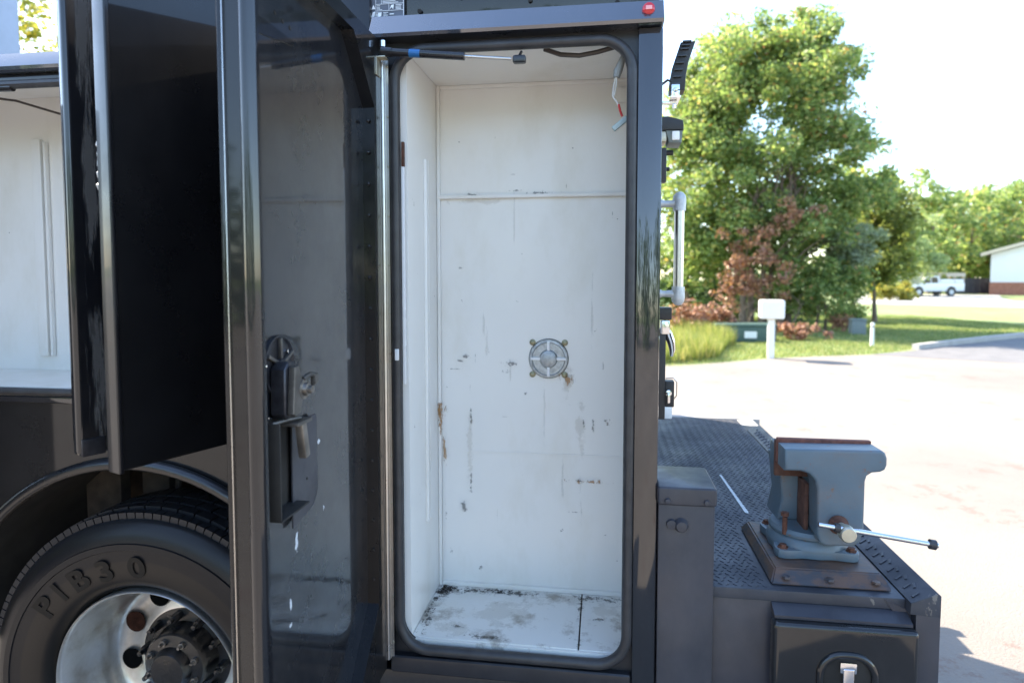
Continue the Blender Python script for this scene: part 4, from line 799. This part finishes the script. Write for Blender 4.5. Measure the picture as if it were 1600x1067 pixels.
x2, y2 = W2(1365, 16.2); mp_ = empty('marker_post', (x2, y2, 0)); tag(mp_, 'thin white marker post with a dark band on the lawn', 'post')
b = MB(); b.lathe([(.045, 0), (.045, .50), (.0001, .501)], (0, 0, 0), 'z', 14); E_(b, 'tube', M['white'], mp_); b = MB(); b.lathe([(.046, .502), (.046, .53), (.0001, .531)], (0, 0, 0), 'z', 14); E_(b, 'band', M['dark'], mp_); b = MB(); b.lathe([(.045, .532), (.045, .585), (.03, .61), (.0001, .615)], (0, 0, 0), 'z', 14); E_(b, 'cap', M['white'], mp_)
# vehicles
def pickup(u, d, rot, L, label):
    x2, y2 = W2(u, d); e = empty('parked_pickup', (x2, y2, 0)); tag(e, label, 'pickup truck', 'white work pickups parked by the house')
    prof = [(-L/2, .45), (-L/2, .95), (-L/2+.1, 1.08), (-L/2+1.1, 1.18), (-L/2+1.65, 1.85), (-L/2+1.9, 1.93), (-L/2+2.95, 1.93), (-L/2+3.1, 1.25), (L/2, 1.25), (L/2, .5)]
    b = MB(); b.prism(prof, 'y', -.95, .95, .05, 2); E_(b, 'body', M['vanw'], e, rot)
    b = MB(); b.prism([(-L/2+1.3, 1.25), (-L/2+1.75, 1.8), (-L/2+2.1, 1.8), (-L/2+2.1, 1.25)], 'y', -.965, .965); b.prism([(-L/2+2.2, 1.25), (-L/2+2.2, 1.8), (-L/2+2.8, 1.8), (-L/2+2.9, 1.25)], 'y', -.965, .965); [E_(q, 'side_window', M['glass'], e, rot) for q in b.split()]
    b = MB(); b.box(-L/2+3.15, L/2-.05, -.93, .93, 1.2505, 1.60, .03); E_(b, 'tool_cabinet', M['vanw'], e, rot)
    b = MB()
    for xx in (-L/2+1.6, -L/2+3.0, L/2-1.0, L/2-.1):
        for yy in (-.9, .9): b.box(xx-.04, xx+.04, yy-.04, yy+.04, 1.25, 2.12)
    b.box(-L/2+.9, L/2, -.95, -.87, 2.10, 2.2); b.box(-L/2+.9, L/2, .87, .95, 2.10, 2.2); b.box(L/2-1.9, L/2+.03, -.96, -.88, 1.85, 2.098); E_(b, 'ladder_rack', M['rack'], e, rot, smooth=False)
    for xx in (-L/2+.95, L/2-1.35):
        for yy in (-.86, .86):
            b = MB(); b.lathe([(.39, -.12), (.40, 0), (.39, .12)], (xx, yy, .40), 'y', 24); w0 = E_(b, 'tyre', M['rubber'], e, rot)
            b = MB(); b.lathe([(.22, -.125), (.22, .125)], (xx, yy*1.01, .40), 'y', 16); E_(b, 'rim', M['castalu'], e, rot)
            b = MB(); b.lathe([(.47, -.10), (.47, .08)], (xx, yy*1.005, .47), 'y', 24); E_(b, 'wheel_arch', M['dark'], e, rot)
pickup(1452, 61, R(14), 5.6, 'white utility pickup with ladder rack nearest the house')
pickup(1408, 63, R(30), 5.6, 'white pickup half hidden behind the yellow bush')
x2, y2 = W2(1392, 50); tree('yellow_bush', x2, y2, .8, 1.9, .75, .75, 40, .5, 90, .12, M['leaf_y'], 'bright yellow green bush in front of the parked pickups', 'bush', tr=.03, ry=1.4, shell=.2)
# fence
x2, y2 = W2(1524, 68); fe = empty('dark_fence', (x2, y2, 0)); tag(fe, 'dark fence between the pickup and the house', 'fence')
for k in range(10):
    b = MB(); b.box(-2.6+k*.6, -2.6+k*.6+.57, -.03, .03, .05, 1.7); E_(b, 'fence_panel', M['fence'], fe, 0, smooth=False)
# house
x2, y2 = W2(1546, 66); hs = empty('house', (x2, y2, 0)); tag(hs, 'white sided house with a brick base and a low gable roof', 'house')
hr = R(-31)
b = MB(); b.prism([(0, 1.28), (0, 4.15), (8, 6.6), (16, 4.15), (16, 1.28)], 'y', 0, 12); E_(b, 'wall', M['wallw'], hs, hr, smooth=False)
b = MB(); b.box(-.05, 16.05, -.06, 12, 0, 1.279); E_(b, 'brick_base', M['brick'], hs, hr, smooth=False)
b = MB(); b.prism([(-.8, 4.0), (8, 6.72), (16.8, 4.0), (16.8, 4.25), (8, 6.98), (-.8, 4.25)], 'y', -.5, 12.5); E_(b, 'roof', M['roof'], hs, hr, smooth=False)
b = MB(); b.prism([(-.85, 3.93), (8, 6.66), (16.8, 3.93), (16.8, 4.27), (8, 7.0), (-.85, 4.27)], 'y', -.62, -.505); E_(b, 'barge_board', M['trim'], hs, hr, smooth=False)
b = MB(); b.box(3.4, 4.4, -.08, .0, 1.3, 2.4); wn = E_(b, 'window', M['trim'], hs, hr, smooth=False); b = MB(); b.box(3.5, 4.3, -.1, -.081, 1.38, 2.3); o = b.build('pane', M['glass'], smooth=False); o.parent = wn
